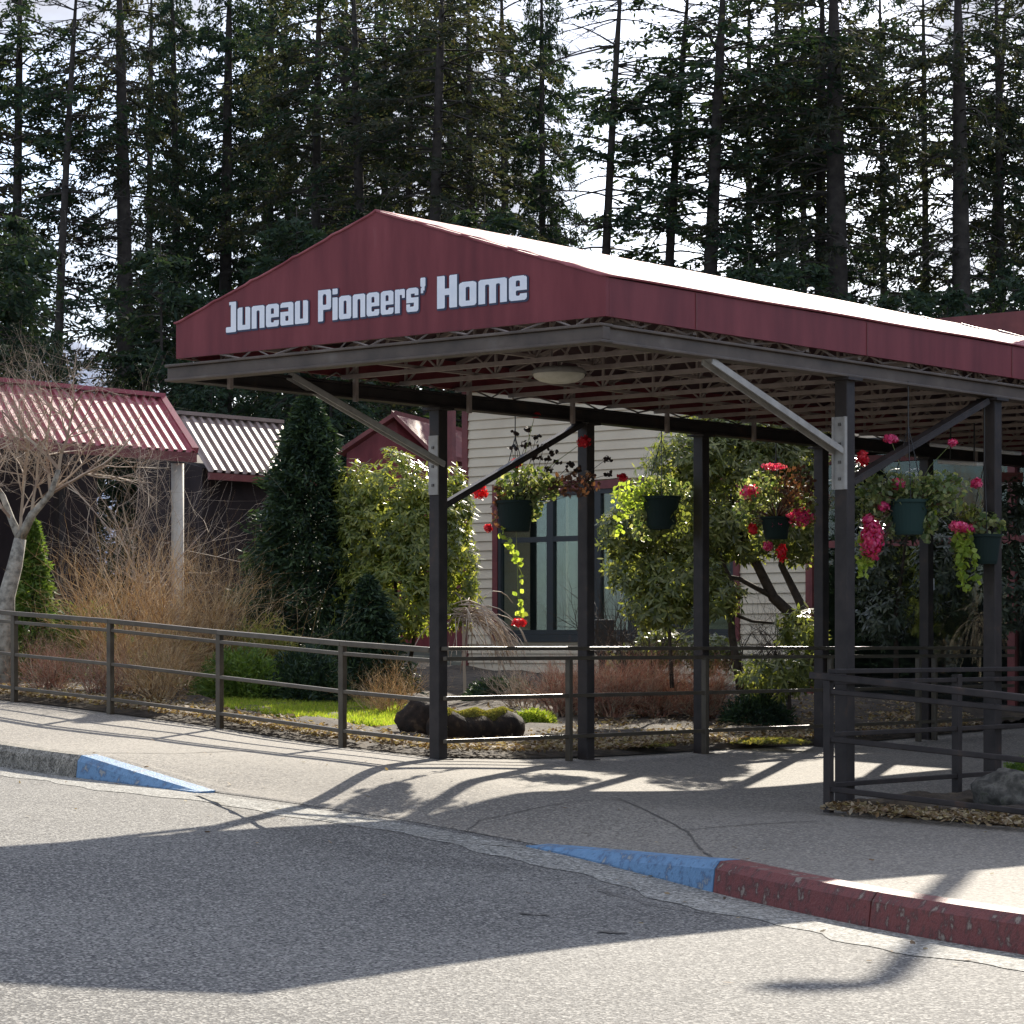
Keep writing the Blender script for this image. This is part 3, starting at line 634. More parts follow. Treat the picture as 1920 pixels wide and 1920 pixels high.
# window opening b: px 938..1300
def b_at(px, a):
    k = (px - HX) / F; c = C0 + a * RH; return (c[0] - k * c[1]) / (k * LH[1] - LH[0])
WB0, WB1 = b_at(1560, WA), b_at(872, WA)
wing = empty('building_wing', cv(WA, (WB0 + WB1) / 2, .5), 'cream clapboard building wing with dark red trim behind the canopy', 'building')
wb1, wb0 = b_at(936, WA), b_at(1378, WA)
def z_at(py, b, a): p = C0 + a * RH + b * LH; return EYE + (HY - py) / F * p[1]
wz0, wz1 = z_at(1197, wb1, WA), z_at(925, wb1, WA)
mb = MB()
clap(mb, WA, WB0, wb0, ZW0, ZW1); clap(mb, WA, wb1, WB1, ZW0, ZW1)
i0 = ZW0 + .128 * round((wz0 - ZW0) / .128); i1 = ZW0 + .128 * round((wz1 - ZW0) / .128)
clap(mb, WA, wb0, wb1, ZW0, i0); clap(mb, WA, wb0, wb1, i1, ZW1); clap(mb, WB1 - .0, WA + .02, WA + 8, ZW0, ZW1, axis='r')
mb.cbox(WA + .03, WA + 5, WB0 + .1, WB0 + .12, ZW0, ZW1)
wall = mb.build('wall', M['siding'], wing)
mb = MB().cbox(WA - .035, WA + .03, WB1 - .07, WB1 + .03, ZW0 - .1, ZW1); mb.build('corner_board', M['red_trim'], wing)
mb = MB().cbox(WA - .035, WA + .03, WB0 - .03, WB0 + .08, ZW0 - .1, ZW1); mb.build('corner_board', M['red_trim'], wing)
mb = MB(); e = .35
mb.hexa([cv(WA - e, WB0 - .2, ZW1), cv(WA - e, WB1 + e, ZW1), cv(WA + 8, WB1 + e, ZW1), cv(WA + 5, WB0 - .2, ZW1)], [cv(WA - e, WB0 - .2, ZW1 + .12), cv(WA - e, WB1 + e, ZW1 + .12), cv(WA + 8, WB1 + e, ZW1 + .12), cv(WA + 5, WB0 - .2, ZW1 + .12)]); mb.build('roof', M['red_trim'], wing)
win = MB()
fa, fb_ = WA - .03, WA + .05
for (b0, b1, z0, z1) in ((wb0, wb1, i0 + .0, i0 + .06), (wb0, wb1, i1 - .06, i1), (wb0, wb0 + .05, i0 + .06, i1 - .06), (wb1 - .05, wb1, i0 + .06, i1 - .06)): win.cbox(fa, fb_, b0, b1, z0, z1)
zm = z_at(1014, wb1, WA); cols = [b_at(x, WA) for x in (1033, 1122, 1186, 1270)]
for b in cols: win.cbox(fa + .004, fb_ - .004, b - .055, b + .055, i0 + .06, i1 - .06)
bs = [wb1 - .05] + [c for c in cols] + [wb0 + .05]
for k in range(len(bs) - 1):
    hi_ = bs[k] - (.055 if k else 0); lo_ = bs[k + 1] + (.055 if k < len(bs) - 2 else 0); win.cbox(fa + .008, fb_ - .008, lo_, hi_, zm - .035, zm + .035)
window = win.build('window', M['frame'], wing)
MB().cbox(WA + .012, WA + .018, wb0 + .02, wb1 - .02, i0 + .03, i1 - .03).build('pane', M['glass'], window)
mb = MB().cbox(WA - .045, WA + .01, wb1 + .002, wb1 + .09, i0 - .1, i1 + .12).cbox(WA - .045, WA + .01, wb0 - .09, wb0 - .002, i0 - .1, i1 + .12); mb.cbox(WA - .05, WA + .01, wb0, wb1, i1 + .002, i1 + .12)
mb.build('window_trim', M['red_trim'], wing)
MB().cbox(WA - .06, WA + .01, wb0, wb1, i0 - .1, i0 - .002).build('window_sill', M['frame'], wing)
mb = MB(); clap(mb, WA + 1.0, wb0 - .4, wb1 - .42, .4, 3.4, ex=.1); mb.build('reflected_siding', M['siding'], wing)  # added panel behind the glass, stands in for siding mirrored in the panes
mb = MB().cbox(WA + .9, WA + .95, wb1 - .40, wb1 + .2, .4, 3.4); mb.build('curtain', M['pot_teal'], wing)

# entrance block (recessed, dark glass, maroon frames)
EA = 13.45
ent = empty('entrance_building', cv(EA, 1, 0), 'shaded entrance block with dark glazing and dark red fascia at right', 'building')
EB = b_at(1514, EA)
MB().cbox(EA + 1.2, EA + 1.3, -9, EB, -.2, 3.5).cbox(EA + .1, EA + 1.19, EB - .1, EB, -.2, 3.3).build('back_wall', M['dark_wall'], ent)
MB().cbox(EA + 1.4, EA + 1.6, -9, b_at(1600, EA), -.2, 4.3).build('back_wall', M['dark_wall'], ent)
MB().cbox(EA + .6, EA + 4, -9, b_at(1738, EA + .6), 4.32, z_at(574, 4.5, EA + .6)).build('parapet', M['red_trim'], ent)
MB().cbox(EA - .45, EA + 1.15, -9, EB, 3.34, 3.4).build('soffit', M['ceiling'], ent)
g = MB(); pn = MB()
xs = [EB - .05, 4.9, 4.45, 3.5, 2.6, 1.7, .6, -.6, -1.8, -3.2]
for b in xs: g.cbox(EA - .05, EA + .05, b - .045, b + .045, -.05, 3.3)
for i in range(len(xs) - 1):
    for z in (0.05, 2.25, 3.2): g.cbox(EA - .04, EA + .04, xs[i + 1] + .046, xs[i] - .046, z - .04, z + .04)
fr = g.build('door_frame', M['red_trim'], ent); MB().cbox(EA + .005, EA + .012, -3.1, EB - .1, .0, 3.25).build('pane', M['glass'], fr)
p1 = P(1732, 1091, 25.5)
sg = MB().cbox(-.0, .012, 0, 0.1, 0, .1)
ac = 9.65 - PW / 2
sgn = tag(MB().cbox(ac - .014, ac - .002, LB - .045, LB + .03, 1.62, 1.73).build('notice_plate', M['strip'], None, .002), 'small pale square notice plate fixed to a far canopy post', 'notice plate')
for i, (xa, xb, y0, y1, Yd, lb) in enumerate(((1750, 1908, 834, 850, 25.0, 'long white strip light, upper one near the entrance ceiling'), (1768, 1842, 866, 870, 24.0, 'shorter white strip light below the longer one at the entrance'))):
    a = P(xa, y0, Yd); b = P(xb, y1, Yd - .9)
    st = empty('strip_light', a, lb, 'strip light')
    MB().bar(a, b, .11, .035).build('housing', M['strip'], st, .01)
    for t_ in (.2, .8):
        q = a.lerp(b, t_); MB().bar(q, q + Vector((0, 0, .35)), .01, .01).build('hanger', M['wire'], st)

pe = P(1892, 895, 26); em = empty('emergency_light', pe, 'small dark wall box with two square pale lamps beside the entrance at right', 'light fixture')
MB().bar(pe + Vector((-.13, 0, 0)), pe + Vector((.13, 0, 0)), .08, .09).build('housing', M['red_trim'], em)
for dx in (-.058, .058):
    q = P(1892, 906, 25.95) + Vector((dx, -.06, -.03)); MB().bar(q, q + Vector((0, .06, 0)), .07, .07).build('lamp', M['strip'], em)
# covered walkway with red corrugated roof (left)
def corrugated(name, A, B, down, n_ribs, m, parent, amp=.03):
    """A,B ridge ends; down = vector ridge->eave; ribs run down the slope"""
    A, B, down = Vector(A), Vector(B), Vector(down); up = (B - A).cross(down).normalized()
    if up.z < 0: up = -up
    prof = [(0, 0), (.42, 0), (.52, 1), (.88, 1), (.98, 0)]; vs = []; fs = []; n = 0
    for k in range(n_ribs):
        for (u, h) in prof:
            t = (k + u) / n_ribs; p = A.lerp(B, t) + up * (amp * h); vs += [p, p + down * .5, p + down]; n += 1
    for i in range(n - 1):
        for j in range(2): a = i * 3 + j; fs.append((a, a + 1, a + 4, a + 3))
    me = bpy.data.meshes.new(name); me.from_pydata([tuple(v) for v in vs], [], fs); me.update(); o = link(name, me, m, parent)
    so = o.modifiers.new('thick', 'SOLIDIFY'); so.thickness = .01; so.offset = -1; return o
wk = empty('covered_walkway', P(200, 1200, 33), 'open walkway with dark red corrugated roof and pale round column at far left', 'walkway')
Yd = 33.0
tr = P(302, 748, Yd); er = P(366, 849, Yd - 1.05); down = er - tr
rdir = Vector((RH[0], RH[1], 0))
A = tr - rdir * 6.2; corrugated('roof', A, tr, down, 44, M['roof_red'], wk)
MB().bar(A - Vector((0, 0, -.04)), tr + Vector((0, 0, .04)), .16, .05).build('ridge_cap', M['roof_red'], wk)
MB().bar(A + down - Vector((0, 0, .06)), tr + down - Vector((0, 0, .06)), .06, .11).build('gutter', M['red_trim'], wk)
MB().bar(tr + Vector((0, 0, .03)), er + Vector((0, 0, .03)), .08, .07).build('verge_trim', M['roof_red'], wk)
pc = P(333, 1000, 31.9); MB().tube([(pc.x, pc.y, .3), (pc.x, pc.y, 3.25)], .075, 16).build('column', M['plaster'], wk, smooth=True)
bk = [A - rdir * -0 + Vector((-.9, .75, 0)), tr + Vector((-.9, .75, 0))]
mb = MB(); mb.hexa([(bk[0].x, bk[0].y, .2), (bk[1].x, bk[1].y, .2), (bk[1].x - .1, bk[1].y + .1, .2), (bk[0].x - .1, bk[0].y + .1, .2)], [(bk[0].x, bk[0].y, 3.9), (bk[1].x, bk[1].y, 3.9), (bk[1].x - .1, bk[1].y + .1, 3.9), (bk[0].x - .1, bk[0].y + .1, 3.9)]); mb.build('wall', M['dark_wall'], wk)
ps_ = P(112, 1000, 31.5); MB().bar((ps_.x, ps_.y, .4), (ps_.x, ps_.y, 3.2), .1, .1).build('post', M['steel'], wk)
wk2 = empty('side_building', P(430, 1150, 37), 'low side building with pale corrugated roof right of the red walkway', 'building')
Y2 = 36.5; t0 = P(330, 779, Y2); e0 = P(392, 884, Y2 - 1.2); dn = e0 - t0; t1 = t0 + rdir * 2.0
corrugated('roof', t0, t1, dn, 13, M['roof_grey'], wk2, .035)
MB().bar(t0 + Vector((0, 0, .04)), t1 + Vector((0, 0, .04)), .14, .05).build('ridge_cap', M['roof_grey'], wk2)
MB().bar(t0 + dn - Vector((0, 0, .06)), t1 + dn - Vector((0, 0, .06)), .05, .09).build('gutter', M['red_trim'], wk2)
q0, q1_ = t0 + dn * .8, t1 + dn * .8
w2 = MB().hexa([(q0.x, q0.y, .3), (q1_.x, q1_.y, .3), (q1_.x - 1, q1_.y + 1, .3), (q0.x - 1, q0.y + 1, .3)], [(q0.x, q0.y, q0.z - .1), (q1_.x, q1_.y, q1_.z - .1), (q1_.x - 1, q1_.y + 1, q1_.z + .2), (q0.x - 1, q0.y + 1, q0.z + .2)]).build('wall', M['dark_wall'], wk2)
# small gabled house beyond
Yh = 46; hs = empty('gabled_house', P(740, 1150, Yh), 'small dark red gabled house behind the left brace', 'building')
a0, a1, ap, zb = P(650, 846, Yh), P(806, 846, Yh + .5), P(742, 784, Yh + .2), 1.0
mb = MB(); D = Vector((1.5, 5, 0))
mb.add([(a0.x, a0.y, zb), (a1.x, a1.y, zb), a1, ap, a0, *(Vector(v) + D for v in ((a0.x, a0.y, zb), (a1.x, a1.y, zb), a1, ap, a0))], [(0, 1, 2, 3, 4), (9, 8, 7, 6, 5), (0, 5, 6, 1), (1, 6, 7, 2), (4, 9, 5, 0)])
mb.build('wall', M['maroon'], hs)
for s_, e_ in ((ap, a1), (a0, ap)):
    d = (Vector(e_) - Vector(s_)).normalized(); up = Vector((0, 0, .05)); s2, e2 = Vector(s_) - d * .05, Vector(e_) + d * .15
    if e_ is ap: s2, e2 = Vector(s_) - d * .15, Vector(e_) + d * .05
    o_ = Vector((-.03, -.25, 0)); mb = MB().hexa([s2 + o_, e2 + o_, e2 + D, s2 + D], [s2 + o_ + up * 1.6, e2 + o_ + up * 1.6, e2 + D + up * 1.6, s2 + D + up * 1.6]); mb.build('roof_slope', M['red_trim'], hs)
MB().bar(P(846, 900, 45), P(846, 770, 45), .12, .1).build('downpipe', M['red_trim'], hs)

# ------------------------------------------------------------------ conifers
def rot_to(v, d): pass
def make_conifer(seed, H, base, Lmax, dens, tr, needle, dead=.0, full=False, droop=.35):
    r = np.random.default_rng(seed)
    root = bpy.data.objects.new('conifer', None); COL.objects.link(root); root.empty_display_size = .5
    bend = r.normal(size=2) * .008
    def axis(z): return np.array([bend[0] * z * z / 10, bend[1] * z * z / 10, z])
    mb = MB(); zz = np.linspace(-1.5, H, 14); mb.tube([axis(z) for z in zz], [max(.006, tr * (1 - (.97 if H < 10 else .72) * max(z, 0) / H) * (1.15 if z < .5 else 1) * min(1, (1 - z / H) * 7 + .04)) for z in zz], 10)
    t_ = mb.build('trunk', M['trunk'], root, smooth=True)
    S = []; C = []; U = []; Wd = []
    z = base
    while z < H - .3:
        k = 3 + int(r.random() * 3)
        for _ in range(k):
            if r.random() > dens and not full: 
                if r.random() > .4: continue
                bare = True
            else: bare = r.random() < dead * (1 - (z - base) / (H - base))
            az = r.random() * 2 * math.pi; f = (z - base) / (H - base)
            prof_ = (1 - f) ** .5 if full else min(1, .6 + f * 1.2) * min(1, (1 - f) * 5)
            Lb = Lmax * prof_ * r.uniform(.5, 1.1) + .25
            d = np.array([math.cos(az), math.sin(az), 0]); up = r.uniform(-.2, .45); n = 7; p = axis(z); pts = [p]
            for i in range(n):
                s = (i + 1) / n; step = d * Lb / n + np.array([0, 0, (up - droop * 1.6 * s) * Lb / n]) + r.normal(size=3) * .02 * Lb / n * 3; p = p + step; pts.append(p)
            for i in range(n): S.append([*pts[i], *pts[i + 1], .024 * (1 - i / n) * min(1, Lb / 2) + .006, .024 * (1 - (i + 1) / n) * min(1, Lb / 2) + .005])
            if bare:
                for i in range(2, n):
                    for sd_ in (-1, 1):
                        q = pts[i]; dd = d * .5 + np.array([-d[1], d[0], 0]) * sd_ * .8 + r.normal(size=3) * .25; S.append([*q, *(q + dd * r.uniform(.15, .5)), .01, .004])
                continue
            m = int(Lb * (13 if full else 13)) + 4
            for _j in range(m):
                s = r.uniform(.12, 1) ** .8 * n; i = min(int(s), n - 1); q = pts[i] + (pts[i + 1] - pts[i]) * (s - i); sd_ = 1 if r.random() < .5 else -1
                side = np.array([-d[1], d[0], 0]) * sd_; tw = (d * r.uniform(.2, .9) + side * r.uniform(.3, 1) + np.array([0, 0, -r.uniform(.0, .9) * (droop * 2)])); tw /= np.linalg.norm(tw)
                tl = r.uniform(.15, .62) * (1 - .35 * s / n) * min(1, Lb); nq = 5 if full else 4
                for e in range(nq):
                    c = q + tw * tl * (e + .7) / nq + r.normal(size=3) * .05; u = tw * r.uniform(.04, .09) + r.normal(size=3) * .035
                    w_ = np.cross(u, r.normal(size=3)); w_ = w_ / (np.linalg.norm(w_) + 1e-9) * r.uniform(.016, .045); C.append(c); U.append(u); Wd.append(w_)
        z += r.uniform(.16, .34) * (.8 if full else 1)
    segs_mesh('branches', S, M['trunk'], root); leaves_mesh('crown', C, U, Wd, needle, root)
    return root
def place(proto, used, x, y, z, s, rz, label, group, lean=0.0, name=None):
    root = proto
    if used:
        root = proto.copy(); COL.objects.link(root)
        for ch in proto.children:
            c = ch.copy(); COL.objects.link(c); c.parent = root
    root.location = (x, y, z); root.scale = (s[0], s[0], s[1]); root.rotation_euler = (0, lean, rz)
    # lean must be in view axes: apply after the spin
    from mathutils import Euler, Matrix
    root.rotation_euler = (Matrix.Rotation(lean, 3, 'Y') @ Matrix.Rotation(rz, 3, 'Z')).to_euler()
    return tag(root, label, 'tree', group)
PR = {
 'airy': [make_conifer(11, 17, 4.0, 2.2, .53, .20, M['needles'], .3), False],
 'mid': [make_conifer(12, 17, 3.2, 2.6, .72, .22, M['needles_warm'], .2), False],
 'thin': [make_conifer(13, 17, 4.5, 1.9, .38, .15, M['needles'], .5), False],
 'big': [make_conifer(14, 17, 3.8, 2.7, .54, .36, M['needles_warm'], .2, droop=.5), False],
 'dense': [make_conifer(15, 17, 1.0, 3.4, 1, .34, M['needles'], 0, True), False],
 'young': [make_conifer(16, 8, .3, 2.0, 1, .11, M['needles'], 0, True), False],
}
TREES = [  # px, Y, kind, xy scale, z scale, lean, label
 (28, 66, 'airy', 1.0, 1.0, .02, 'dark slim conifer at the far left edge above the red roof'),
 (104, 64, 'thin', 1.0, 1.0, .02, 'very thin dark conifer second from the left with sky on both sides'),
 (238, 66, 'big', .8, 1.02, 0, 'thick dense spruce third trunk from the left'),
 (335, 74, 'dense', .55, 1.05, 0, 'dense dark spruce directly right of the thick third one'),
 (420, 72, 'dense', .75, 1.0, 0, 'bushy dark spruce above the left end of the canopy gable'),
 (498, 78, 'dense', .85, 1.08, 0, 'tall dark spruce left of the gable peak'),
 (588, 68, 'mid', .95, 1.0, .0, 'straight conifer just left of the gable peak'),
 (682, 66, 'airy', 1.1, 1.0, .0, 'dark straight conifer rising right behind the gable peak'),
 (722, 76, 'mid', .8, 1.05, 0, 'slender conifer close right of the gable peak'),
 (806, 64, 'mid', 1.05, 1.0, .01, 'sturdy conifer above the start of the white roof slope'),
 (884, 70, 'mid', .85, 1.0, 0, 'middling conifer between two stouter trunks over the lettering'),
 (952, 76, 'airy', 1.0, 1.08, 0, 'shaggy dark conifer above the last word of the lettering'),
 (1018, 72, 'dense', .48, 1.05, 0, 'dark heavy conifer left of the bright sky gap'),
 (1122, 65, 'thin', 1.2, 1.0, .012, 'thin trunk marking the left side of the bright sky gap'),
 (1238, 65, 'thin', 1.25, 1.0, .012, 'thin trunk marking the right side of the bright sky gap'),
 (1322, 64, 'airy', 1.35, 1.0, .022, 'stout leaning conifer right of the bright sky gap'),
 (1404, 78, 'thin', 1.1, 1.08, 0, 'pale airy conifer standing farther back beyond the stout leaning one'),
 (1464, 68, 'airy', .85, 1.0, .01, 'slim conifer between the leaning trunk and the massive one'),
 (1536, 66, 'airy', 1.1, 1.0, .004, 'grey lit trunk touching the massive dark trunk'),
 (1572, 64, 'big', 1.15, 1.0, 0, 'massive dark trunk, thickest on the right half'),
 (1660, 76, 'airy', .8, 1.08, 0, 'feathery conifer right of the massive trunk'),
 (1738, 68, 'thin', .95, 1.0, 0, 'very thin trunk between the two thickest right-hand trunks'),
 (1806, 64, 'big', .95, 1.0, .006, 'second thickest trunk near the right edge'),
 (1850, 72, 'thin', 1.0, 1.04, 0, 'narrow trunk just right of the second thickest one'),
 (1882, 66, 'airy', .85, 1.0, 0, 'last full trunk before the right edge of the forest'),
 (1945, 68, 'mid', 1.0, 1.0, 0, 'bushy conifer cut by the right edge of the picture'),
 (278, 80, 'mid', .8, 1, 0, 'set-back conifer filling the space right of the third trunk'),
 (545, 82, 'mid', .9, 1, 0, 'set-back conifer left of the straight one near the gable peak'),
 (640, 82, 'dense', .6, 1, 0, 'set-back dark spruce directly over the gable peak'),
 (762, 80, 'mid', .9, 1, 0, 'set-back conifer between the slender and the sturdy one'),
 (848, 82, 'mid', .8, 1, 0, 'set-back conifer right of the sturdy trunk over the roof'),
 (1508, 82, 'airy', .8, 1, 0, 'set-back conifer left of the grey lit trunk'),
 (2090, 66, 'mid', 1.0, 1, 0, 'bushy conifer beyond the right edge of the picture'),
 (2230, 70, 'dense', .8, 1, 0, 'dense spruce well beyond the right edge of the picture'),
 (2380, 68, 'mid', 1.0, 1, 0, 'conifer farthest beyond the right edge of the picture'),
 (-190, 70, 'dense', .8, 1, 0, 'dense spruce beyond the left edge of the picture'),
 (-330, 68, 'mid', 1.0, 1, 0, 'conifer farthest beyond the left edge of the picture'),
 (-50, 68, 'mid', 1.0, 1.0, 0, 'bushy conifer cut by the left edge of the picture'),
]
gz = lambda x, y: float(Wz(np.clip(x, -14, 12), y)) - .1
for i, (px, Y, kd, s, zs, lean, lab) in enumerate(TREES):
    pr = PR[kd]; x = PX(px, Y); z = gz(x, Y)
    zs = (EYE + HY / F * Y + 1.6 - z) / 17; place(pr[0], pr[1], x - lean * 6, Y, z, (s, zs), i * 1.9 + .4, lab, 'tall conifers behind the building', lean); pr[1] = True
YT = [(-10, 50, 1.0, 'young spruce at the left edge behind the red roof'), (40, 54, 1.0, 'young spruce filling the gap above the red walkway roof'), (150, 56, .55, 'short young spruce below the blue gap at left'),
      (305, 52, .95, 'young spruce beside the canopy left corner'), (395, 50, .72, 'low young spruce seen under the canopy left end'), (620, 52, .8, 'young spruce behind the small gabled house'), (560, 56, 1.1, 'young spruce hidden half behind the gable'), (905, 56, 1.15, 'young spruce behind the upper white roof slope'), (1020, 54, 1.0, 'dense young spruce left of the sky gap above the roof'),
      (1110, 57, .8, 'small spruce top peeping over the roof below the sky gap'), (1400, 54, 1.0, 'young spruce over the roof beside the leaning trunk'), (1500, 56, 1.05, 'young spruce at the foot of the grey lit trunk'), (1690, 54, .95, 'young spruce low between the two thickest right trunks'), (1775, 57, 1.0, 'dark young spruce above the entrance parapet'), (1905, 55, 1.0, 'young spruce at the right edge over the parapet')]
for i, (px, Y, s, lab) in enumerate(YT):
    pr = PR['young']; x = PX(px, Y); place(pr[0], pr[1], x, Y, gz(x, Y), (s, s), i * 2.3, lab, 'young spruces under the tall conifers'); pr[1] = True

# ------------------------------------------------------------------ shrubs and small trees
def grow(S, p, d, Lg, r0, lev, rn, spread=.5, up=.15, n=4, kids=(2, 3), wob=.12, shrink=.62):
    p = np.array(p, float); d = nrm(np.array(d, float)); st = Lg / n; pts = [p]; ds = [d]
    for i in range(n):
        d = nrm(d + rn.normal(size=3) * wob + np.array([0, 0, up * .3])); q = p + d * st; ra = r0 * (1 - .6 * i / n); rb = r0 * (1 - .6 * (i + 1) / n); S.append([*p, *q, ra, rb]); p = q; pts.append(p); ds.append(d)
    if lev > 0:
        for i in range(1, n + 1):
            for _ in range(int(rn.integers(kids[0], kids[1] + 1)) if i > 1 or n < 3 else 1):
                dd = nrm(ds[i] + rand_dirs(1, rn)[0] * spread * 1.4 + np.array([0, 0, up * .5])); grow(S, pts[i], dd, Lg * shrink * rn.uniform(.6, 1.15), r0 * (1 - .6 * i / n) * .62, lev - 1, rn, spread, up, max(2, n - 1), kids, wob, shrink)
def twig_shrub(name, px, py_base, Y, h, spread_r, stems, m, label, seed, cat='shrub', group=None, up=.3, lev=2, r0=.0105, lean=(0, 0), kids=(1, 2)):
    rn = np.random.default_rng(seed); b = Vector((PX(px, Y), Y, 0)); b.z = bed_z(b.x, b.y) - .03; root = empty(name, b, label, cat, group); S = []
    for _ in range(stems):
        a = rn.random() * 2 * math.pi; rad = rn.random() ** .7; d = np.array([math.cos(a) * rad * spread_r / h + lean[0], math.sin(a) * rad * spread_r / h + lean[1], 1.0])
        o_ = np.array([math.cos(a), math.sin(a), 0]) * rn.random() * spread_r * .25
        grow(S, np.array(b) + o_, d, h * rn.uniform(.45, .75), r0 * rn.uniform(.7, 1.2), lev, rn, .75, up, 5, kids, .22)
    segs_mesh('twigs', S, m, root); return root
# bare pale tree at the far left
rn = np.random.default_rng(5); b = P(8, 1180, 26.5); b.z = bed_z(b.x, b.y) - .1
bt = empty('bare_tree', b, 'small leafless tree with pale mottled trunk at the far left railing', 'tree'); S = []
fork = P(38, 1010, 26.5); mb = MB(); mb.tube([b, P(12, 1120, 26.5), P(28, 1060, 26.5), fork], [.095, .085, .075, .06], 10)
mb.tube([fork, P(60, 965, 26.4), P(95, 925, 26.3), P(110, 880, 26.2)], [.05, .04, .03, .022], 8); mb.tube([fork, P(22, 975, 26.6), P(5, 930, 26.7), P(-30, 880, 26.8)], [.045, .035, .03, .02], 8)
mb.build('trunk', M['bark_grey'], bt, smooth=True)
for (px, py, Y, dx, dz, Lg) in ((110, 880, 26.2, .5, 1, .75), (95, 925, 26.3, 1, .6, .85), (60, 965, 26.4, -.2, 1, .8), (5, 930, 26.7, -.4, 1, .8), (-30, 880, 26.8, -.3, 1, .8), (60, 965, 26.4, .9, .8, .8), (95, 925, 26.3, .1, 1, .85), (22, 975, 26.6, -.6, .7, .7), (110, 880, 26.2, -.6, 1, .7), (38, 1010, 26.5, .15, 1, .95)):
    grow(S, P(px, py, Y), (dx, rn.normal() * .4, dz), Lg * 1.12, .020, 3, rn, .8, .10, 5, (1, 3), .16, .66)
segs_mesh('branches', S, M['twig_pale'], bt)
# long arching twigs behind it
twig_shrub('bare_shrub', 235, 1100, 29.5, 2.9, 1.5, 16, M['twig_pale'], 'tall bare grey shrub with arching twigs crossing the red roof end', 21, lev=2, r0=.012, kids=(1, 2), up=.2)
twig_shrub('twiggy_shrub', 262, 1330, 26.0, 1.6, 1.35, 46, M['twig_ochre'], 'large ochre leafless shrub in the middle of the left garden', 22, kids=(1, 3))
twig_shrub('twiggy_shrub', 385, 1300, 26.6, 1.5, 1.1, 38, M['twig_ochre'], 'rusty leafless shrub left of the dark cone-shaped spruce', 23, kids=(1, 2))
twig_shrub('twiggy_shrub', 95, 1300, 25.7, .65, .6, 46, M['twig_red'], 'low rusty twig bush behind the leftmost railing bay', 24, kids=(1, 2), r0=.006)
twig_shrub('twiggy_shrub', 190, 1310, 25.2, .62, .5, 40, M['twig_red'], 'low rusty twig bush behind the second railing post', 25, kids=(1, 2), r0=.006)
twig_shrub('twiggy_shrub', 300, 1310, 24.7, .75, .55, 44, M['twig_ochre'], 'low tan twig bush between the second and third railing posts', 26, kids=(1, 2), r0=.006)
twig_shrub('twiggy_shrub', 730, 1310, 24.5, .6, .6, 34, M['twig_ochre'], 'straggly olive twig bush left of the first canopy post', 27, kids=(1, 2), r0=.005)
twig_shrub('bare_shrub', 520, 1240, 26.5, .75, .8, 15, M['twig_pale'], 'pale sprawling bare branches above the mossy mound', 28, kids=(1, 2), r0=.009, up=-.15, lean=(.3, 0))
for i, (px, lab) in enumerate(((1060, 'red-brown twig hedge plant just left of the second canopy post'), (1145, 'red-brown twig hedge plant right of the second canopy post'), (1225, 'red-brown twig hedge plant midway between second and third posts'), (1310, 'red-brown twig hedge plant behind the third canopy post'))):
    twig_shrub('twiggy_shrub', px, 1360, 25.2 + .2 * i, (.62, .7, .7, .6)[i], .5, 60, M['twig_red'], lab, 40 + i, group='red twig hedge behind the canopy railing', kids=(1, 2), r0=.009)
# weeping shrub by the corner
rn = np.random.default_rng(33); b = P(872, 1290, 27.5); b.z = bed_z(b.x, b.y); ws = empty('weeping_shrub', b, 'bare weeping shrub drooping right beside the red corner board', 'shrub'); S = []
top = P(868, 1150, 27.5); S.append([*b, *top, .02, .014])
for _ in range(70):
    a = rn.normal() * .7; dx = rn.uniform(-.15, 1); p = np.array(top) + rn.normal(size=3) * .05; d = np.array([dx, a * .5, .35])
    for k in range(7):
        d = nrm(d + np.array([0, 0, -.32]) + rn.normal(size=3) * .1); q = p + d * .11; S.append([*p, *q, .006, .005]); p = q
segs_mesh('twigs', S, M['twig_pale'], ws)

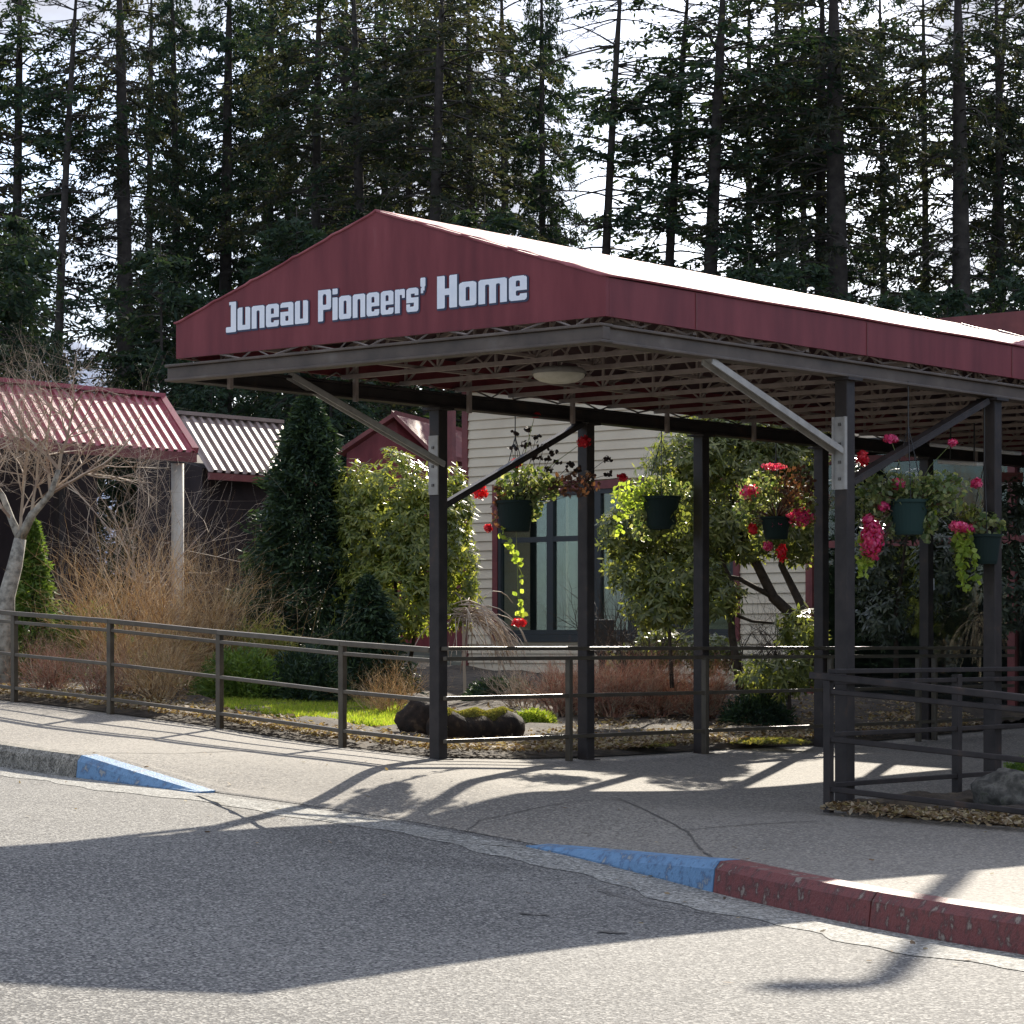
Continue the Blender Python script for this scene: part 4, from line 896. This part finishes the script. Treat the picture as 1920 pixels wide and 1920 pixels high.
def crown_points(rn, n, blobs):
    """points on the outer shells of several ellipsoids; blobs: (cx,cy,cz,rx,ry,rz)"""
    out = []; vol = np.array([b_[3] * b_[5] for b_ in blobs]); vol = vol / vol.sum()
    for b_, w in zip(blobs, vol):
        k = int(n * w) + 1; d = rand_dirs(k, rn); rad = rn.uniform(.5, 1.0, size=(k, 1)) ** .8 * (1 + .13 * np.sin(d[:, :1] * 7 + b_[0] * 9) * np.cos(d[:, 2:3] * 8 + b_[2] * 5)) + (rn.random((k, 1)) < .06) * .14; c = np.array(b_[:3]) + d * rad * np.array(b_[3:]); out.append(np.c_[c, d])
    return np.concatenate(out)
def rhodo(name, blobs, n_whorl, m, label, seed, trunks, leaf=.043, wid=.011, per=7, cat='shrub', group=None):
    rn = np.random.default_rng(seed); base = Vector(trunks[0][0]) if trunks else Vector(blobs[0][:3]); root = empty(name, base, label, cat, group)
    pd = crown_points(rn, n_whorl, blobs); C = []; U = []; Wd = []
    for row in pd:
        c, d = row[:3], nrm(row[3:] + np.array([0, -.1, .5])); ref = nrm(np.cross(d, rn.normal(size=3))); ref2 = np.cross(d, ref); ph = rn.random() * 6.28
        for k in range(per):
            a = ph + 2 * math.pi * k / per; rad = ref * math.cos(a) + ref2 * math.sin(a); u = nrm(rad + d * rn.uniform(-.5, .7) + np.array([0, 0, -.45]) + rn.normal(size=3) * .2); L_ = leaf * rn.uniform(.55, 1.25)
            w_ = nrm(np.cross(u, d)) * wid * rn.uniform(.8, 1.2); C.append(c + u * L_ * 1.05); U.append(u * L_); Wd.append(w_)
    leaves_mesh('foliage', C, U, Wd, m, root, True)
    if trunks:
        mb = MB()
        for tr_ in trunks:
            pts, r_ = tr_[0:-1], tr_[-1]; mb.tube(pts, [r_ * (1 - .6 * i / max(1, len(pts) - 1)) for i in range(len(pts))], 7)
        mb.build('stems', M['rhodo_bark'], root, smooth=True)
    return root
def B(px, py, Y, rx, rz, ry=None): p = P(px, py, Y); k = Y / F; return (p.x, p.y, p.z, rx * k, (ry or min(rx, 90)) * k, rz * k)
rhodo('rhododendron', [B(740, 960, 28, 95, 125), B(690, 1010, 28.2, 70, 120), B(800, 1010, 27.8, 75, 130), B(850, 950, 28.2, 40, 80), B(735, 1120, 27.8, 110, 85), B(865, 1080, 28.2, 35, 110), B(660, 930, 28.3, 45, 60)], 3300, M['rhodo'],
      'sunlit yellow-green rhododendron between the cone spruce and first canopy post', 51, [(P(740, 1290, 28), P(745, 1150, 28), P(735, 1000, 28), .03), (P(760, 1290, 28), P(790, 1120, 28), P(800, 1000, 28), .025)])
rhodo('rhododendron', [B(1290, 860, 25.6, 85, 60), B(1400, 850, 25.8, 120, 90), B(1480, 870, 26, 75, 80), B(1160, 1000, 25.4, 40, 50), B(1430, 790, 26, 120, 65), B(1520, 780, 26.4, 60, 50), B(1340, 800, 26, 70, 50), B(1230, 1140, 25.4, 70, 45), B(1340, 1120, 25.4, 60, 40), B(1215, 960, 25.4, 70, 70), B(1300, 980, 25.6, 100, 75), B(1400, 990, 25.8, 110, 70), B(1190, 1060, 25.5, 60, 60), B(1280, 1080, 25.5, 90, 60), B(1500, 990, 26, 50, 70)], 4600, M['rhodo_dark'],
      'big rhododendron with twisted bare lower branches in front of the wing wall', 52,
      [(P(1545, 1290, 26), P(1535, 1200, 26), P(1450, 1120, 25.9), P(1400, 1020, 25.8), P(1370, 930, 25.8), .075), (P(1540, 1290, 26), P(1500, 1130, 26), P(1465, 1060, 26), P(1475, 960, 26), .055),
       (P(1390, 1300, 25.6), P(1372, 1190, 25.6), P(1370, 1090, 25.6), P(1330, 1000, 25.6), .045), (P(1372, 1150, 25.6), P(1410, 1165, 25.7), P(1450, 1168, 25.8), P(1510, 1140, 26), .018), (P(1450, 1120, 25.9), P(1385, 1085, 25.7), P(1300, 1070, 25.6), P(1240, 1030, 25.5), .028),
       (P(1260, 1290, 25.4), P(1255, 1180, 25.4), P(1240, 1080, 25.5), .022), (P(1400, 1020, 25.8), P(1330, 940, 25.7), P(1270, 880, 25.6), .025)])
rhodo('rhododendron', [B(1450, 1265, 25, 75, 40), B(1500, 1180, 25.5, 45, 45), B(1500, 1260, 25.2, 40, 40)], 260, M['rhodo_dark'], 'low rhododendron shoots behind the railing left of the fourth post', 53, [(P(1480, 1330, 25), P(1480, 1260, 25), .02)], .055)
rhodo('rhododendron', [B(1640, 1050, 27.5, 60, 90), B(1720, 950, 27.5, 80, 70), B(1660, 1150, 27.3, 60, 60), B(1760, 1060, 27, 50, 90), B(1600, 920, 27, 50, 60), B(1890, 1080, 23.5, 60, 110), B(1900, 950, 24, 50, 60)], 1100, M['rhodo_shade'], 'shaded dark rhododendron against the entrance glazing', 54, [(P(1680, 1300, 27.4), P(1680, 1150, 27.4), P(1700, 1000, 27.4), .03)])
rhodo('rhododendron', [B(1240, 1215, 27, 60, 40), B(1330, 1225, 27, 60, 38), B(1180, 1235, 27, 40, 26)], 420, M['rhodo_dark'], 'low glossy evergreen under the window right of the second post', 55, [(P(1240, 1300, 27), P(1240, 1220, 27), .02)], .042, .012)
twig_shrub('bare_shrub', 1210, 1330, 26.6, 1.5, .8, 14, M['rhodo_bark'], 'dark bare twiggy shrub in front of the window behind the second and third posts', 29, lev=2, r0=.014, kids=(1, 2), up=.2)
twig_shrub('bare_shrub', 1430, 1330, 26.4, 1.3, .7, 12, M['rhodo_bark'], 'dark bare tangle below the twisted rhododendron', 30, lev=2, r0=.014, kids=(1, 2), up=.1)
twig_shrub('twiggy_shrub', 985, 1330, 26.2, .55, .5, 26, M['twig_pale'], 'small pale twig tuft below the window left of the second post', 31, kids=(1, 2), r0=.006)
# cone spruce in the garden
def cone_foliage(name, px, base_y, Y, top_y, rad_px, n, m, label, seed, cat='tree', rag=.17, ln=.05, wd=.012):
    rn = np.random.default_rng(seed); top = P(px, top_y, Y); bz = bed_z(top.x, Y) ; base = Vector((top.x, Y, bz)); root = empty(name, base, label, cat); H = top.z - bz; R = rad_px * Y / F
    k = rn.random(n) ** 1.25; zt = bz + .05 + (H - .02) * (1 - (1 - k)) ; f = (zt - bz) / H
    lay = .5 + .5 * np.sin(f * 46 + rn.random(n) * .8); a = rn.random(n) * 2 * math.pi; lob = 1 + rag * np.sin(a * 5 + f * 31) + rag * .7 * np.sin(a * 9 - f * 50)
    rad = R * (1 - f) ** .68 * rn.uniform(.55, 1.12, n) ** 1.2 * (.82 + .22 * lay) * lob + .02
    C = np.c_[base.x + rad * np.cos(a), Y + rad * np.sin(a), zt + rn.normal(size=n) * .02]; d = np.c_[np.cos(a), np.sin(a), rn.uniform(-.5, .35, n)] + rn.normal(size=(n, 3)) * .45; U = nrm(d) * (ln * rn.uniform(.6, 1.3, (n, 1))); Wd = nrm(np.cross(U, rn.normal(size=(n, 3)))) * wd
    leaves_mesh('crown', C, U, Wd, m, root); MB().tube([(base.x, Y, bz - .1), (base.x, Y, top.z - .2)], [.05, .01], 8).build('trunk', M['trunk'], root); return root
cone_foliage('cone_spruce', 578, 1190, 28.5, 738, 150, 40000, M['needles_garden'], 'dark cone-shaped spruce left of the sunlit rhododendron', 61)
cone_foliage('cedar_shrub', 62, 1170, 28, 978, 55, 7000, M['cedar'], 'bright green upright cedar behind the leafless pale tree', 62, 'shrub')
cone_foliage('dwarf_conifer', 690, 1290, 27, 1085, 85, 8000, M['needles_garden'], 'dark low conifer at the foot of the sunlit rhododendron', 63, 'shrub')
def mound(name, px, py, Y, rx, rz, n, m, label, seed, ln=.03, wd=.008, ry=None):
    rn = np.random.default_rng(seed); b_ = B(px, py, Y, rx, rz, ry); d = rand_dirs(n, rn); d[:, 2] = np.abs(d[:, 2]); rad = rn.uniform(.6, 1.03, (n, 1)) * (1 + .12 * np.sin(d[:, :1] * 9 + d[:, 1:2] * 7)); base = Vector((b_[0], b_[1], bed_z(b_[0], b_[1]))); c0 = np.array([b_[0], b_[1], base.z])
    top = b_[2] + b_[5] - base.z; C = c0 + d * rad * np.array([b_[3], b_[4], top]); root = empty(name, base, label, 'shrub'); U = nrm(d + rn.normal(size=(n, 3)) * .6) * ln * rn.uniform(.6, 1.3, (n, 1)); Wd = nrm(np.cross(U, rn.normal(size=(n, 3)))) * wd
    leaves_mesh('foliage', C, U, Wd, m, root); return root
mound('mossy_mound_shrub', 495, 1190, 26.3, 85, 26, 7000, M['moss'], 'yellow-green dome-shaped shrub behind the third railing post', 71)
mound('juniper', 455, 1260, 25.6, 95, 40, 8000, M['cedar'], 'spreading green juniper under the yellow-green dome', 72, .04)
mound('juniper', 575, 1262, 25.6, 85, 44, 8000, M['needles_garden'], 'dark spreading juniper behind the fourth railing post', 73, .04)
mound('juniper', 160, 1160, 28.5, 90, 26, 6000, M['cedar'], 'low green juniper right of the upright cedar', 74, .04)
mound('juniper', 940, 1285, 27.2, 70, 14, 4000, M['needles_garden'], 'low dark ground juniper at the wall corner', 79, .03)
mound('juniper', 330, 1215, 27.5, 80, 30, 5000, M['cedar'], 'green juniper behind the rusty leafless shrub', 70, .04)
mound('juniper', 1420, 1320, 25.4, 70, 22, 4000, M['needles_garden'], 'dark ground juniper below the rhododendron shoots', 69, .03)
mound('juniper', 645, 1200, 26.8, 80, 30, 6000, M['needles_garden'], 'shadowy juniper below the rhododendron', 75, .04)
mound('groundcover_clump', 1440, 1395, 23.4, 70, 10, 3500, M['moss'], 'flat mossy green clump at the paving edge right of the third post', 76, .02)
mound('groundcover_clump', 1200, 1405, 22.6, 60, 8, 2500, M['moss'], 'flat mossy clump at the foot of the red twig hedge', 77, .02)
mound('groundcover_clump', 1000, 1350, 24.2, 40, 18, 3000, M['grass'], 'bright green tuft to the right of the mossy log', 78, .035, .005)

# grass patch and leaf litter
def blades(n, fx, name, m, label, cat, seed, h=(.03, .08)):
    rn = np.random.default_rng(seed); x, y = fx(rn, n); z = pave_z(x, y) + .05; C = np.c_[x, y, z]; U = np.c_[rn.normal(size=(n, 2)) * .018, rn.uniform(*h, n)]; Wd = np.c_[rn.normal(size=(n, 2)) * .008, np.zeros(n)]
    return tag(leaves_mesh(name, C, U, Wd, m), label, cat, None, 'stuff')
def gpatch(rn, n):
    px = rn.uniform(405, 790, n); py = rn.uniform(0, 1, n); Y = 22.55 + 3.1 * py + (560 - px) * .0035; return PX(px, Y), Y + .8
blades(42000, gpatch, 'grass', M['grass'], 'bright yellow-green grass strip behind the railing', 'grass', 81)
def litter_fn(rn, n):
    t = rn.random(n); c = np.array([(x, y) for x, y in near]); cl_ = np.r_[0, np.cumsum(np.linalg.norm(np.diff(c, axis=0), axis=1))]; s = 7 + t * (cl_[-1] - 7)
    x = np.interp(s, cl_, c[:, 0]); y = np.interp(s, cl_, c[:, 1]); off = rn.random(n) ** 1.5 * 1.5; return x - off * .25 * (s < 14) , y + off
rn = np.random.default_rng(82); nL = 34000; x, y = litter_fn(rn, nL); y = y + (rn.random(nL) < .5) * rn.random(nL) * 4.5; C = np.c_[x, y, pave_z(x, y) + .06 + rn.random(nL) * .04]
U = nrm(np.c_[rn.normal(size=(nL, 2)), rn.normal(size=nL) * .35]) * rn.uniform(.012, .035, (nL, 1)); Wd = nrm(np.cross(U, np.c_[rn.normal(size=(nL, 2)) * .4, np.ones(nL)])) * rn.uniform(.006, .016, (nL, 1))
tag(leaves_mesh('leaf_litter', C, U, Wd, M['litter'], None, True), 'dry tan leaf litter covering the bed edge behind the railings', 'leaf litter', None, 'stuff')
nL = 5200; t = rn.random(nL); k = rn.random(nL); a = 2.1 + 1.2 * k * (0.3 + t); bb = -.1 - t * 4.2; pts = C0 + a[:, None] * RH + bb[:, None] * LH; x, y = pts[:, 0], pts[:, 1] - .12 * t; C = np.c_[x, y, pave_z(x, y) + .03 + rn.random(nL) * .05]
U = nrm(np.c_[rn.normal(size=(nL, 2)), rn.normal(size=nL) * .4]) * rn.uniform(.012, .032, (nL, 1)); Wd = nrm(np.cross(U, np.c_[rn.normal(size=(nL, 2)) * .4, np.ones(nL)])) * rn.uniform(.006, .015, (nL, 1))
tag(leaves_mesh('leaf_litter', C, U, Wd, M['litter'], None, True), 'shaded leaf litter under the near right railing', 'leaf litter', None, 'stuff')

rn = np.random.default_rng(84); nL = 420; x = rn.uniform(-4, 3.2, nL); y = rn.uniform(9.5, 21, nL)
d2 = ((x[:, None] - KK[:, 0]) ** 2 + (y[:, None] - KK[:, 1]) ** 2); jj = d2.argmin(1); side = ((x - KK[jj, 0]) * KN[jj, 0] + (y - KK[jj, 1]) * KN[jj, 1]); keep = (np.abs(side) < rn.exponential(1.0, nL) + .1); x, y, side = x[keep], y[keep], side[keep]; nL = len(x)
zz_ = np.where(side > 0, pave_z(x, y), road_z(x, y)) + .008; hk = side > 0; zz_ = zz_ + np.where(hk & (side < .17), .05, 0); C = np.c_[x, y, zz_]
U = nrm(np.c_[rn.normal(size=(nL, 2)), rn.normal(size=nL) * .15]) * rn.uniform(.008, .025, (nL, 1)); Wd = nrm(np.cross(U, np.c_[rn.normal(size=(nL, 2)) * .2, np.ones(nL)])) * rn.uniform(.004, .012, (nL, 1))
tag(leaves_mesh('leaf_litter', C, U, Wd, M['litter'], None, True), 'few stray dry leaves and grit scattered along the kerb and gutter', 'leaf litter', None, 'stuff')
# stump, log, rock, planter
def lump(name, c, r, m, label, cat, seed, amp=.2, top_flat=None):
    import bmesh
    bm = bmesh.new(); bmesh.ops.create_icosphere(bm, subdivisions=4, radius=1); rn = np.random.default_rng(seed); ph = rn.random(12) * 6.28
    for v_ in bm.verts:
        p = v_.co; k = 1 + amp * (math.sin(p.x * 3.1 + ph[0]) * math.sin(p.y * 2.7 + ph[1]) + .6 * math.sin(p.z * 5 + ph[2] + p.x * 4) + .3 * math.sin(p.x * 11 + ph[3]) * math.sin(p.y * 10 + p.z * 9 + ph[4]) + .15 * math.sin(p.x * 23 + p.z * 19 + ph[5]))
        q = Vector((p.x * r[0], p.y * r[1], p.z * r[2])) * k
        if top_flat and q.z > top_flat: q.z = top_flat + (q.z - top_flat) * .15
        v_.co = q + Vector(c)
    me = bpy.data.meshes.new(name); bm.to_mesh(me); bm.free(); me.polygons.foreach_set('use_smooth', [True] * len(me.polygons))
    o = link(name, me, m); return tag(o, label, cat)
p = P(800, 1358, 22.4); z0 = bed_z(p.x, p.y)
st = lump('tree_stump', (p.x, p.y, z0 + .12), (.22, .2, .22), M['stump'], 'dark rotten tree stump behind the first canopy post', 'stump', 91, .16)
p = P(880, 1372, 21.9); lg = empty('mossy_log', p, 'mossy rotten log lying right of the dark stump', 'log')
q0_, q1_ = P(822, 1385, 21.8), P(960, 1362, 22.6)
mb = MB(); pts = [q0_.lerp(q1_, i / 8) for i in range(9)]; mb.tube([Vector((v_.x, v_.y, bed_z(v_.x, v_.y) + .09 + .02 * math.sin(i * 2.1))) for i, v_ in enumerate(pts)], [.13 + .012 * math.sin(i * 1.1) for i in range(9)], 14); mb.build('wood', M['stump'], lg, smooth=True)
rn = np.random.default_rng(92); n = 16000; t = rn.random(n) ** .8; a = rn.normal(size=n) * .95 + math.pi / 2 + .5; cx = q0_.x + (q1_.x - q0_.x) * t; cy = q0_.y + (q1_.y - q0_.y) * t; lz = np.interp(t, np.linspace(0, 1, 9), [bed_z(v_.x, v_.y) + .09 + .02 * math.sin(i * 2.1) for i, v_ in enumerate(pts)]); C = np.c_[cx - .15 * 0 * a, cy + np.cos(a) * .15, lz + np.sin(a) * .152]
U = np.c_[rn.normal(size=(n, 2)) * .008, rn.uniform(.005, .02, n)]; leaves_mesh('moss', C, U, nrm(np.cross(U, rn.normal(size=(n, 3)))) * .005, M['moss'], lg)
p = P(1890, 1490, 17.9); lump('boulder', (p.x, p.y, bed_z(p.x, p.y) + .05), (.24, .22, .17), M['rock'], 'grey speckled boulder behind the near right railing', 'boulder', 93, .13)
mound('mossy_mound_shrub', 1915, 1452, 18.3, 45, 26, 2500, M['cedar'], 'small green plant behind the boulder at the right edge', 94, .02)
p = P(1133, 1190, 27.4); pb = empty('planter_box', Vector((p.x, p.y, 1.12)), 'square black planter box standing in front of the window', 'planter')
b0 = 1.02; MB().hexa([(p.x - .09, p.y - .09, b0), (p.x + .09, p.y - .09, b0), (p.x + .09, p.y + .09, b0), (p.x - .09, p.y + .09, b0)], [(p.x - .1, p.y - .1, 1.36), (p.x + .1, p.y - .1, 1.36), (p.x + .1, p.y + .1, 1.36), (p.x - .1, p.y + .1, 1.36)]).build('box', M['pot_black'], pb, .006)
MB().bar((p.x, p.y, .4), (p.x, p.y, 1.02), .08, .08).build('pedestal', M['pot_black'], pb)

# ------------------------------------------------------------------ hanging baskets
def basket(px, py, Y, pot_w, pot_h, potm, label, seed, foliage, flowers, trails=(), seeds=(), wire_top=2.9):
    """foliage: (px,py,rx,rz,n,mat) ; flowers: (px,py,r,mat[,ry]) all at about depth Y"""
    rn = np.random.default_rng(seed); c = P(px, py, Y); root = empty('hanging_basket', c, label, 'hanging basket', 'hanging flower baskets'); k = Y / F; r = pot_w * k / 2; h = pot_h * k / 2
    MB().lathe(c, [(.001, -h), (r * .72, -h), (r * .78, -h * .8), (r * .98, h * .8), (r * 1.06, h * .82), (r * 1.06, h), (r * .95, h), (r * .93, h * .7), (.001, h * .7)], 28).build('pot', potm, root, smooth=False)
    mb = MB(); hook = Vector((c.x, c.y, min(c.z + .62, wire_top)))
    for j in range(3): a = j * 2.094 + .5; mb.tube([(c.x + math.cos(a) * r, c.y + math.sin(a) * r, c.z + h), hook], .0035, 4)
    mb.tube([hook, (c.x, c.y, wire_top)], .0045, 5); mb.build('wire', M['wire'], root)
    for (fx, fy, rx, rz, n, m) in foliage:
        q = P(fx, fy, Y); d = rand_dirs(n, rn); rad = rn.random((n, 1)) ** .4; C = np.array(q) + d * rad * np.array([rx * k, min(rx, rz) * k, rz * k]); U = nrm(rn.normal(size=(n, 3)) + np.array([0, 0, -.2])) * rn.uniform(.012, .03, (n, 1)); Wd = nrm(np.cross(U, rn.normal(size=(n, 3)))) * rn.uniform(.010, .022, (n, 1))
        leaves_mesh('foliage', C, U, Wd, m, root, True)
        S = []
        for _ in range(18):
            e = C[rn.integers(n)]; b_ = np.array([c.x, c.y, c.z + h * .8]); mid = (e + b_) / 2 + rn.normal(size=3) * .03; S += [[*b_, *mid, .004, .003], [*mid, *e, .003, .002]]
        segs_mesh('stems', S, M['leaf_brown'], root)
    for fl in flowers:
        fx, fy, fr, m = fl[:4]; fz = fl[4] if len(fl) > 4 else fr; q = P(fx, fy, Y - .05); n = int(70 + fr * fz * .35); d = rand_dirs(n, rn); C = np.array(q) + d * rn.uniform(.45, 1, (n, 1)) * np.array([fr * k, fr * k, fz * k * .85]); U = nrm(np.cross(d, rn.normal(size=(n, 3))) + d * .4) * rn.uniform(.011, .019, (n, 1)); Wd = nrm(np.cross(U, d)) * rn.uniform(.008, .014, (n, 1))
        o_ = leaves_mesh('flower', C, U, Wd, m, root, True)
        e = np.array(q); b_ = np.array([c.x, c.y, c.z + h * .8]); mid = (e + b_) / 2 + np.array([0, 0, .05]); o2 = segs_mesh('flower_stalk', [[*b_, *mid, .004, .003], [*mid, *e, .003, .0025]], M['leaf_pel'], root)
    for tr_ in trails:
        pts, m, n = tr_; S = []; C = []
        ps = [P(x, y, Y - .08) for x, y in pts]
        for a, b_ in zip(ps[:-1], ps[1:]): S.append([*a, *b_, .004, .003])
        segs_mesh('vine', S, M['leaf_pel'], root)
        for _ in range(n):
            i = rn.integers(len(ps) - 1); C.append(np.array(ps[i].lerp(ps[i + 1], rn.random())) + rn.normal(size=3) * .02)
        C = np.array(C); U = nrm(rn.normal(size=C.shape)) * .026; leaves_mesh('trailing_foliage', C, U, nrm(np.cross(U, rn.normal(size=C.shape))) * .02, m, root, True)
    if seeds:
        S = []
        for (x, y) in seeds:
            q = np.array(P(x, y, Y)); b_ = np.array([c.x, c.y, c.z + h]); mid = (q + b_) / 2 + rn.normal(size=3) * .04; S += [[*b_, *mid, .0045, .003], [*mid, *q, .003, .002]]
            C = q + rn.normal(size=(16, 3)) * np.array([.018, .016, .010]); U = nrm(rn.normal(size=C.shape)) * .018; leaves_mesh('seed_head', C, U, nrm(np.cross(U, rn.normal(size=C.shape))) * .012, M['seed'], root, True)
        segs_mesh('dry_stalk', S, M['seed'], root)
    return root
R_, K_ = M['petal_red'], M['petal_pink']
basket(966, 968, 21, 72, 58, M['pot_green'], 'hanging basket with tall dry seed heads between first and second left posts', 101,
       [(990, 912, 64, 42, 640, M['leaf_pel']), (938, 950, 16, 48, 90, M['leaf_brown']), (1000, 955, 18, 26, 80, M['leaf_pel']), (1080, 905, 50, 30, 130, M['leaf_brown'])],
       [(900, 922, 18, R_), (967, 868, 11, R_), (1003, 778, 11, R_, 6), (1095, 828, 14, R_), (1167, 895, 10, R_), (915, 990, 9, R_), (973, 1167, 15, R_, 10)],
       [([(940, 990), (955, 1020), (965, 1045), (978, 1075), (975, 1110), (976, 1160)], M['leaf_lime'], 40)],
       [(966, 812), (990, 805), (1005, 820), (985, 835), (1020, 835), (1035, 848), (1022, 860), (1045, 865), (1000, 858), (1030, 880), (1138, 860), (1085, 880), (1070, 870), (1140, 890), (1105, 900), (960, 840)])
basket(1240, 962, 22.6, 70, 62, M['pot_green'], 'dark pot hanging basket in front of the rhododendron left of the third post', 102,
       [(1195, 930, 50, 36, 240, M['leaf_lime']), (1245, 918, 55, 30, 380, M['leaf_pel']), (1265, 975, 30, 40, 200, M['rhodo_dark']), (1205, 985, 22, 35, 130, M['leaf_pel'])], [], [([(1200, 930), (1170, 960), (1160, 1000)], M['leaf_lime'], 26)])
basket(1455, 990, 23.5, 56, 42, M['pot_green'], 'hanging basket with red and magenta flowers between third and fourth posts', 103,
       [(1430, 920, 50, 40, 330, M['leaf_pel']), (1490, 915, 40, 45, 260, M['leaf_brown']), (1400, 960, 25, 35, 140, M['leaf_pel']), (1510, 960, 25, 40, 150, M['rhodo_dark'])], [(1406, 922, 20, K_), (1411, 992, 9, R_, 14), (1440, 1024, 11, K_), (1466, 1036, 12, R_, 22), (1500, 970, 32, K_, 22), (1455, 985, 16, K_, 9), (1450, 875, 26, K_, 8)])
basket(1703, 970, 18.4, 76, 66, M['pot_teal'], 'large teal hanging basket with pink flowers right of the front right post', 104,
       [(1700, 925, 95, 40, 820, M['leaf_pel']), (1735, 985, 22, 34, 170, M['leaf_pel']), (1675, 975, 16, 34, 110, M['leaf_pel']), (1770, 925, 50, 45, 260, M['leaf_pel']), (1640, 940, 30, 50, 170, M['leaf_pel']), (1620, 1040, 20, 50, 110, M['leaf_lime']), (1745, 960, 10, 40, 50, M['leaf_lime'])],
       [(1683, 908, 15, K_), (1618, 860, 13, R_, 18), (1670, 823, 16, K_, 10), (1657, 948, 13, K_), (1786, 830, 10, K_, 8), (1635, 1012, 24, K_, 50), (1628, 975, 14, K_), (1795, 985, 16, K_, 10)])
basket(1846, 1030, 19.3, 62, 56, M['pot_green'], 'basket with lime trailing vine partly behind the second right post', 105,
       [(1838, 990, 48, 34, 320, M['leaf_pel']), (1800, 1030, 18, 50, 120, M['leaf_pel']), (1815, 965, 22, 25, 70, M['rhodo'])], [(1832, 906, 12, K_), (1804, 990, 28, K_, 13)], [([(1800, 1000), (1806, 1030), (1800, 1060), (1810, 1100)], M['leaf_lime'], 90), ([(1815, 1000), (1824, 1040), (1830, 1090)], M['leaf_lime'], 50)])

# ------------------------------------------------------------------ street lamp just outside the frame (its shadow falls on the driveway)
sh = Vector((1.33, 9.72, -.15)); kx = 13.6; lx, ly = sh.x + .24 * kx, sh.y + kx; hz = -.15 + math.hypot(kx, .24 * kx) * math.tan(SUN_EL)
lamp = empty('street_lamp', (lx, ly, 0), 'tall dark lamp post right of the canopy whose shadow crosses the red kerb', 'street lamp')
MB().tube([(lx, ly, -.1), (lx, ly, hz - .2), (lx - .02, ly, hz - .06), (lx - .08, ly, hz), (lx - .18, ly, hz)], [.085, .08, .078, .07, .06], 12).build('pole', M['lamp_post'], lamp, smooth=True)
MB().lathe((lx - .26, ly, hz + .0), [(.001, .07), (.08, .06), (.15, .035), (.19, 0), (.17, -.035), (.001, -.05)], 20, sq=(1.15, .8)).build('lamp_head', M['lamp_post'], lamp, smooth=True)
